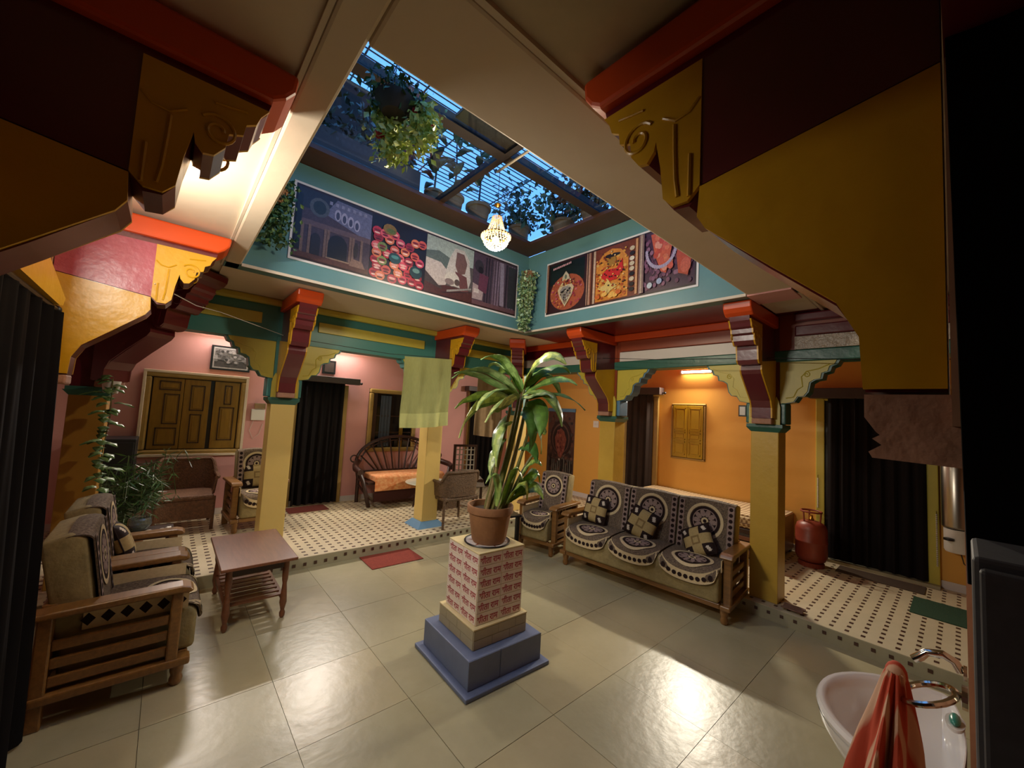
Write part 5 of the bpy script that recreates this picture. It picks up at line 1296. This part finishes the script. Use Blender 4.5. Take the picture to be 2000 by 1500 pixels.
MB().lathe([(0, -0.143), (0.022, -0.142), (0.024, -0.138), (0.018, -0.137), (0, -0.139)], 16, (0.02, 0.16, 0)).build('drain', M['chrome'], wbn)
ped2 = MB().lathe([(0.09, -0.83), (0.07, -0.7), (0.06, -0.4), (0.09, -0.235), (0, -0.23)], 20, (0, 0.11, 0)).build('pedestal_leg', M['porcelain'], wbn, smooth=True)
MB().tube([(0.05, 0.012, 0.2), (0.05, 0.025, 0.225), (0.05, 0.05, 0.235), (0.05, 0.085, 0.225), (0.05, 0.1, 0.205), (0.05, 0.115, 0.19)], [0.012, 0.012, 0.012, 0.011, 0.013, 0.012], 12).build('tap_spout', M['chrome'], wbn, smooth=True)
MB().tube([(0.05, 0.0, 0.2), (0.05, 0.008, 0.2)], 0.022, 14).build('tap_flange', M['chrome'], wbn)
sp = thing('soap_dish', 'green soap in a clear dish on the basin rim', 'soap', (1.95, 0.03, 0.8435))
MB().lathe([(0, 0), (0.04, 0.0), (0.045, 0.012), (0.04, 0.012), (0, 0.004)], 18, sx=1.2, sy=0.5).build('dish', M['porcelain'], sp, smooth=True)
MB().ball((0, 0, 0.018), 0.03, 14, 8, sc=(1.2, 0.45, 0.4)).build('soap', mat('green_soap', '2f7a6c', 0.3), sp, smooth=True)
tr_g = thing('towel_ring', 'chrome towel ring on the pillar above the basin', 'towel ring', (1.2, 0.001, 1.25))
MB().lathe([(0, 0), (0.022, 0), (0.022, 0.008), (0, 0.01)], 14, (0, 0, 0)).build('wall_plate', M['chrome'], tr_g)
bpy.data.objects['wall_plate'].rotation_euler = (-PI/2, 0, 0)
MB().tube([(0, 0, 0), (0, 0.02, 0)], 0.007, 8).build('arm', M['chrome'], tr_g)
rg = [(0.0+0.05*math.sin(2*PI*i/20), 0.055-0.04*math.cos(2*PI*i/20), -0.02*(1-math.cos(2*PI*i/20))) for i in range(20)]
MB().tube(rg, 0.006, 8, close=True).build('ring', M['chrome'], tr_g, smooth=True)
tw_ = thing('hand_towel', 'orange-red striped towel hanging through the chrome ring', 'towel', (1.2, 0.112, 1.225))
TW = bpy.data.materials.new('orange_striped_towel'); TW.use_nodes = True
_n = TW.node_tree; _b = _n.nodes['Principled BSDF']; _w = _n.nodes.new('ShaderNodeTexWave'); _t = _n.nodes.new('ShaderNodeUVMap') if False else _n.nodes.new('ShaderNodeTexCoord'); _r = _n.nodes.new('ShaderNodeValToRGB')
_w.inputs['Scale'].default_value = 9; _w.inputs['Distortion'].default_value = 1.2; _w.inputs['Detail'].default_value = 1
_r.color_ramp.elements[0].color = (*lin('b2452c'), 1); _r.color_ramp.elements[1].color = (*lin('c9a084'), 1); _r.color_ramp.elements[0].position = 0.55; _r.color_ramp.elements[1].position = 0.8
_n.links.new(_t.outputs['Object'], _w.inputs['Vector']); _n.links.new(_w.outputs['Fac'], _r.inputs[0]); _n.links.new(_r.outputs[0], _b.inputs['Base Color']); _b.inputs['Roughness'].default_value = 0.9
M['towel_orange'] = TW
def bunch(u, v):
    a = 2*PI*u; sp_ = 0.022+0.075*min(1, v*1.25)**0.75
    f = 1+0.22*math.sin(a*7+3*v)*min(1, v*3)+0.12*math.sin(a*11+1)
    return (math.cos(a)*sp_*f*1.15, math.sin(a)*sp_*f*0.62-0.012+0.03*v, 0.03-0.42*v-0.02*math.cos(a*2)*v)
MB().grid(lambda u, v: bunch(u, 1-v), 84, 26).build('towel_cloth', TW, tw_, smooth=True)
MB().ball((0, -0.012, 0.02), 0.026, 14, 8, sc=(0.9, 0.7, 1.0)).build('towel_fold', TW, tw_, smooth=True)

# ================================================================== towels on lines
def hang_towel(label, loc, rz, w_, h, m, band=None, seed=1, skew=0.0):
    t = thing('towel', label, 'towel', loc, rz)          # top edge at loc, local x along the line
    r_ = random.Random(seed); p0 = r_.uniform(0, 6)
    def fn(u, v, s=1):
        y = 0.012*s+0.018*math.sin(u*17+p0)*(0.3+v)+0.010*math.sin(u*31+1)*v
        return (u*w_+0.012*math.sin(6*v)*v, y, -v*h-skew*u-0.015*math.sin(u*3)*v)
    MB().sheet(lambda u, v: fn(u, 1-v), 40, 18, 0.004).build('cloth', m, t, smooth=True)
    if band: MB().sheet(lambda u, v: tuple(a+b for a, b in zip(fn(u, 0.8+0.2*(1-v)), (0, -0.006, 0))), 40, 6, 0.003).build('pale_band', band, t, smooth=True)
    return t
GR = mat('green_towelling', 'a8a868', 0.9, var=0.4, vscale=14, col2='8a8c50', bump=0.2, bscale=80, stretch=(6, 6, 1))
GR2 = mat('pale_green_towelling', 'c2c27a', 0.9, var=0.2, vscale=20)
hang_towel('pale green towel hanging in front of the blue-plinth column', (2.10, 4.39, 2.36), 0, 0.66, 0.86, GR, GR2, 2, skew=-0.045)
BT = mat('brown_towelling', '8c7452', 0.9, var=0.5, vscale=10, col2='6a5236', bump=0.2, bscale=80)
hang_towel('brown towel hanging in front of the corner door', (3.8, 5.2, 2.42), 0, 0.54, 1.08, BT, None, 3, skew=0.03)
bpy.data.objects['towel'].location.z = 2.345
tag(MB().tube([(1.05, 4.39, 2.36), (1.9, 4.39, 2.345), (2.76, 4.39, 2.40)], 0.003, 5).build('clothes_line', M['iron']), 'thin clothes line carrying the pale green towel', 'line')
tag(MB().tube([(2.97, 5.2, 2.44), (3.8, 5.2, 2.41), (4.6, 5.2, 2.44)], 0.003, 5).build('clothes_line', M['iron']), 'thin clothes line carrying the brown towel', 'line')
tag(MB().tube([(4.1, 2.985, 2.49), (4.1, 2.2, 2.42), (4.1, 1.36, 2.38)], 0.0035, 5).build('cable', M['black']), 'black cable strung between the two right-hand column brackets', 'cable')
tag(MB().tube([(4.1, 1.17, 2.37), (4.12, 0.3, 2.30), (4.36, -0.4, 2.3)], 0.0035, 5).build('cable', M['black']), 'black cable running right from the yellow column bracket', 'cable')
tag(MB().tube([(-0.12, 3.24, 2.41), (0.1, 3.7, 2.40), (0.3, 4.4, 2.5), (0.86, 4.7, 2.42)], 0.003, 5).build('cable', M['white_plastic']), 'thin pale cable running from the lit bracket', 'cable')

# ================================================================== things on the walls
pf = thing('picture_frame', 'black framed grey photograph on the pink wall', 'picture', (0.4, YP, 2.105), 0)
MB().box(0, 0.46, -0.025, -0.001, 0, 0.34).build('frame', M['black'], pf, bevel=0.003)
p_ = Print(lambda u, v, o: (0.025+0.41*u, -0.0255-o, 0.025+0.29*v))
p_.rect(0, 1, 0, 1, 'c9c2c0'); p_.rect(0.04, 0.96, 0.06, 0.94, '8c8686'); p_.rect(0.04, 0.96, 0.06, 0.4, '5e5656')
for i in range(60): p_.ell(rp.uniform(0.08, 0.92), rp.uniform(0.3, 0.85), 0.05, 0.06, rp.choice(['6c6464', '9c9696', '4c4646', 'b8b2b2', '7c7474']), 8)
p_.mb.build('photograph', INK, pf)
pf2 = thing('picture_frame', 'small dark picture above the black door curtain', 'picture', (1.84, YP, 2.2), 0)
MB().box(0, 0.2, -0.03, -0.001, 0, 0.22).build('frame', M['black'], pf2, bevel=0.003)
MB().box(0.03, 0.17, -0.032, -0.03, 0.03, 0.19).build('photograph', M['pelmet'], pf2)
ib = thing('intercom', 'white wall box with a silver top beside the first cream column', 'wall box', (0.93, YP, 1.42), 0)
MB().box(0, 0.17, -0.05, -0.001, 0, 0.16).build('housing', M['white_plastic'], ib, bevel=0.006)
MB().box(0.03, 0.17, -0.06, -0.001, 0.165, 0.25).build('silver_unit', M['chrome'], ib, bevel=0.006)
MB().tube([(0.04, -0.02, 0), (0.0, -0.012, -0.15), (0.05, -0.012, -0.27), (0.12, -0.012, -0.2), (0.16, -0.012, -0.05)], 0.003, 5).build('cord', M['white_plastic'], ib)
sw = thing('switch_plate', 'white switch plate beside the far orange column', 'switch', (XO, 4.72, 1.53), PI/2)
MB().box(0, 0.13, 0.001, 0.014, 0, 0.13).build('plate', M['white_plastic'], sw, bevel=0.003)
for k in range(2): MB().box(0.03+0.04*k, 0.055+0.04*k, 0.014, 0.02, 0.045, 0.085).build('rocker', M['white_paint'], sw)
dv = thing('small_frame', 'small black framed card hanging by the yellow column capital', 'picture', (XB+0.028, 1.43, 1.83), PI/2)
MB().box(0, 0.075, 0.0005, 0.012, 0, 0.115).build('frame', M['black'], dv, bevel=0.003)
MB().box(0.012, 0.063, 0.012, 0.014, 0.015, 0.1).build('card', M['white_plastic'], dv)
# tall printed hanging with an arch, on the orange wall
ph = thing('wall_hanging', 'tall brown printed hanging with an ornate arch on the orange wall', 'poster', (XO, 5.32, 0.35), PI/2)
MB().box(0, 0.76, 0.001, 0.006, 0, 1.5).build('sheet', mat('brown_print_sheet', '54392f', 0.6), ph)
MB().box(-0.01, 0.77, 0.006, 0.02, 1.46, 1.53).build('top_batten', M['blue_paint'], ph)
p_ = Print(lambda u, v, o: (0.75-0.74*u, 0.006+o, 0.01+1.44*v))
p_.rect(0, 1, 0, 1, '54392f'); p_.rect(0, 1, 0.5, 1, '6a4438'); p_.rect(0.02, 0.98, 0, 0.3, '3e3530')
for i in range(130): p_.ell(rp.uniform(0.05, 0.95), rp.uniform(0.02, 0.97), 0.05, 0.025, rp.choice(['6c4a3c', '45302a', '7a5648', '3a2a26', '5c5048']), 7)
p_.ell(0.52, 0.62, 0.4, 0.26, '3a2724', 24); p_.ell(0.52, 0.61, 0.33, 0.22, '6e5044', 24); p_.ell(0.52, 0.6, 0.3, 0.2, '35241f', 24)
p_.poly([(0.3, 0.62), (0.4, 0.72), (0.52, 0.76), (0.64, 0.72), (0.74, 0.6), (0.68, 0.45), (0.56, 0.32), (0.46, 0.34), (0.34, 0.48)], '8a4a3a')
for i in range(24): p_.ell(rp.uniform(0.38, 0.66), rp.uniform(0.38, 0.72), 0.04, 0.025, rp.choice(['a05a44', '7a3c30', '94564a', '6a3028']), 7)
for i in range(12): p_.rect(0.06+0.075*i, 0.1+0.075*i, 0.05, 0.28+rp.uniform(-0.05, 0.05), rp.choice(['57504a', '302826', '6c645c']))
p_.ell(0.5, 0.3, 0.03, 0.016, 'd8c4b4', 8); p_.mb.build('print', INK, ph)
# black cabinet
bc = thing('cabinet', 'black cabinet standing against the pink wall behind the palm', 'cabinet', (-0.42, 6.5, ST))
MB().box(-0.26, 0.2, -0.2, 0.24, 0.0, 1.08).build('body', M['black'], bc, bevel=0.01)
MB().box(-0.24, 0.18, -0.212, -0.2, 0.08, 0.5).build('door', M['black'], bc, bevel=0.004)
MB().box(-0.24, 0.18, -0.212, -0.2, 0.54, 1.04).build('door', M['black'], bc, bevel=0.004)
MB().box(-0.25, 0.19, -0.22, -0.212, 0.505, 0.525).build('trim_strip', M['pelmet'], bc)

# ================================================================== mats on the floors
def doormat(label, x0, x1, y0, y1, z, m, th=0.008, rz=0.0):
    t = MB().box(-(x1-x0)/2, (x1-x0)/2, -(y1-y0)/2, (y1-y0)/2, 0.0005, th).build('doormat', m, bevel=0.003)
    t.location = ((x0+x1)/2, (y0+y1)/2, z); t.rotation_euler = (0, 0, rz)
    return tag(t, label, 'doormat')
RM = mat('red_coir_mat', '8e3a2a', 0.95, var=0.5, vscale=40, col2='6b261c', bump=0.4, bscale=120)
doormat('red doormat on the court floor below the step', 1.79, 2.39, 4.13, 4.53, 0.0, RM, rz=-0.02)
doormat('dark red doormat on the veranda before the black door curtain', 1.45, 2.0, 6.36, 6.70, ST, mat('dark_red_mat', '6b2a20', 0.95, var=0.5, vscale=40, bump=0.4, bscale=120))
doormat('brown doormat before the wide black curtain', 5.98, 6.28, 0.28, 1.0, ST, mat('brown_mat', '4c3a2a', 0.95, var=0.5, vscale=40, bump=0.4, bscale=120))
doormat('green doormat at the right edge of the veranda', 5.3, 5.83, -0.35, 0.35, ST, mat('green_mat', '24452c', 0.95, var=0.4, vscale=40, bump=0.4, bscale=120))
rg_ = MB().sheet(lambda u, v: (4.30+0.12*v, 0.94+0.16*u, ST+0.022+0.014*math.sin(u*9+v*5)*math.sin(v*PI)), 14, 10, 0.01).build('floor_rag', mat('brown_rag', '7a5a4a', 0.9, var=0.5, vscale=20), smooth=True)
tag(rg_, 'brown rag on the step beside the yellow column', 'rag')

# ================================================================== chandelier
ch = thing('chandelier', 'glowing crystal bead chandelier hanging under the skylight', 'chandelier', (1.99, 2.6, 3.1))
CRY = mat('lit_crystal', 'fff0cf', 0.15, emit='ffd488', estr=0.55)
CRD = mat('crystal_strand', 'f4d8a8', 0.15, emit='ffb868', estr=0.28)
MB().tube([(0, 0, 0.49), (0, 0, 0.735)], 0.003, 6).build('chain', M['brass'], ch)
MB().lathe([(0.006, 0.5), (0.03, 0.485), (0.036, 0.47), (0.02, 0.455), (0.006, 0.445)], 14).build('crown', M['brass'], ch, smooth=True)
ar_ = MB()
for k in range(4):
    a = 2*PI*k/4; ar_.tube([(0.02*math.cos(a), 0.02*math.sin(a), 0.46), (0.05*math.cos(a), 0.05*math.sin(a), 0.34)], 0.002, 4)
ar_.build('wires', M['brass'], ch)
bead = MB()
for k in range(18):
    a = 2*PI*k/18
    for i in range(12):
        f = i/11; r = 0.045+0.055*f**1.3; bead.ball((r*math.cos(a), r*math.sin(a), 0.345-0.17*f), 0.007, 5, 4)
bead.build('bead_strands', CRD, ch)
bowl_ = MB()
for i in range(8):
    ph_ = PI/2*i/8; r = 0.125*math.cos(ph_); n = max(4, int(26*math.cos(ph_)))
    for k in range(n):
        a = 2*PI*(k+0.5*(i % 2))/n; bowl_.ball((r*math.cos(a), r*math.sin(a), 0.14-0.115*math.sin(ph_)), 0.009, 5, 4)
bowl_.ball((0, 0, 0.018), 0.012, 8, 6)
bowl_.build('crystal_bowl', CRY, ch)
MB().tube([(0.13*math.cos(2*PI*i/30), 0.13*math.sin(2*PI*i/30), 0.165) for i in range(30)], 0.009, 6, close=True).build('ring', M['brass'], ch, smooth=True)
pend = MB()
for k in range(26):
    a = 2*PI*k/26; pend.ball((0.14*math.cos(a), 0.14*math.sin(a), 0.15), 0.01, 5, 4, sc=(1, 1, 1.8))
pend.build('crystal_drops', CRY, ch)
MB().ball((0, 0, 0.12), 0.035, 12, 8).build('bulb', mat('bulb_glow', 'fff4da', 0.4, emit='fff0c8', estr=12), ch, smooth=True)
ch.scale = (0.88, 0.88, 0.88)
MB().tube([(0, 0, 0.735), (0, 0, 0.83)], 0.003, 6).build('chain', M['brass'], ch)
pl = bpy.data.lights.new('chandelier_lamp', 'POINT'); pl.energy = 34; pl.color = (1, 0.86, 0.62); pl.shadow_soft_size = 0.06
plo = bpy.data.objects.new('chandelier_lamp', pl); COL.objects.link(plo); plo.parent = ch; plo.location = (0, 0, -0.05)
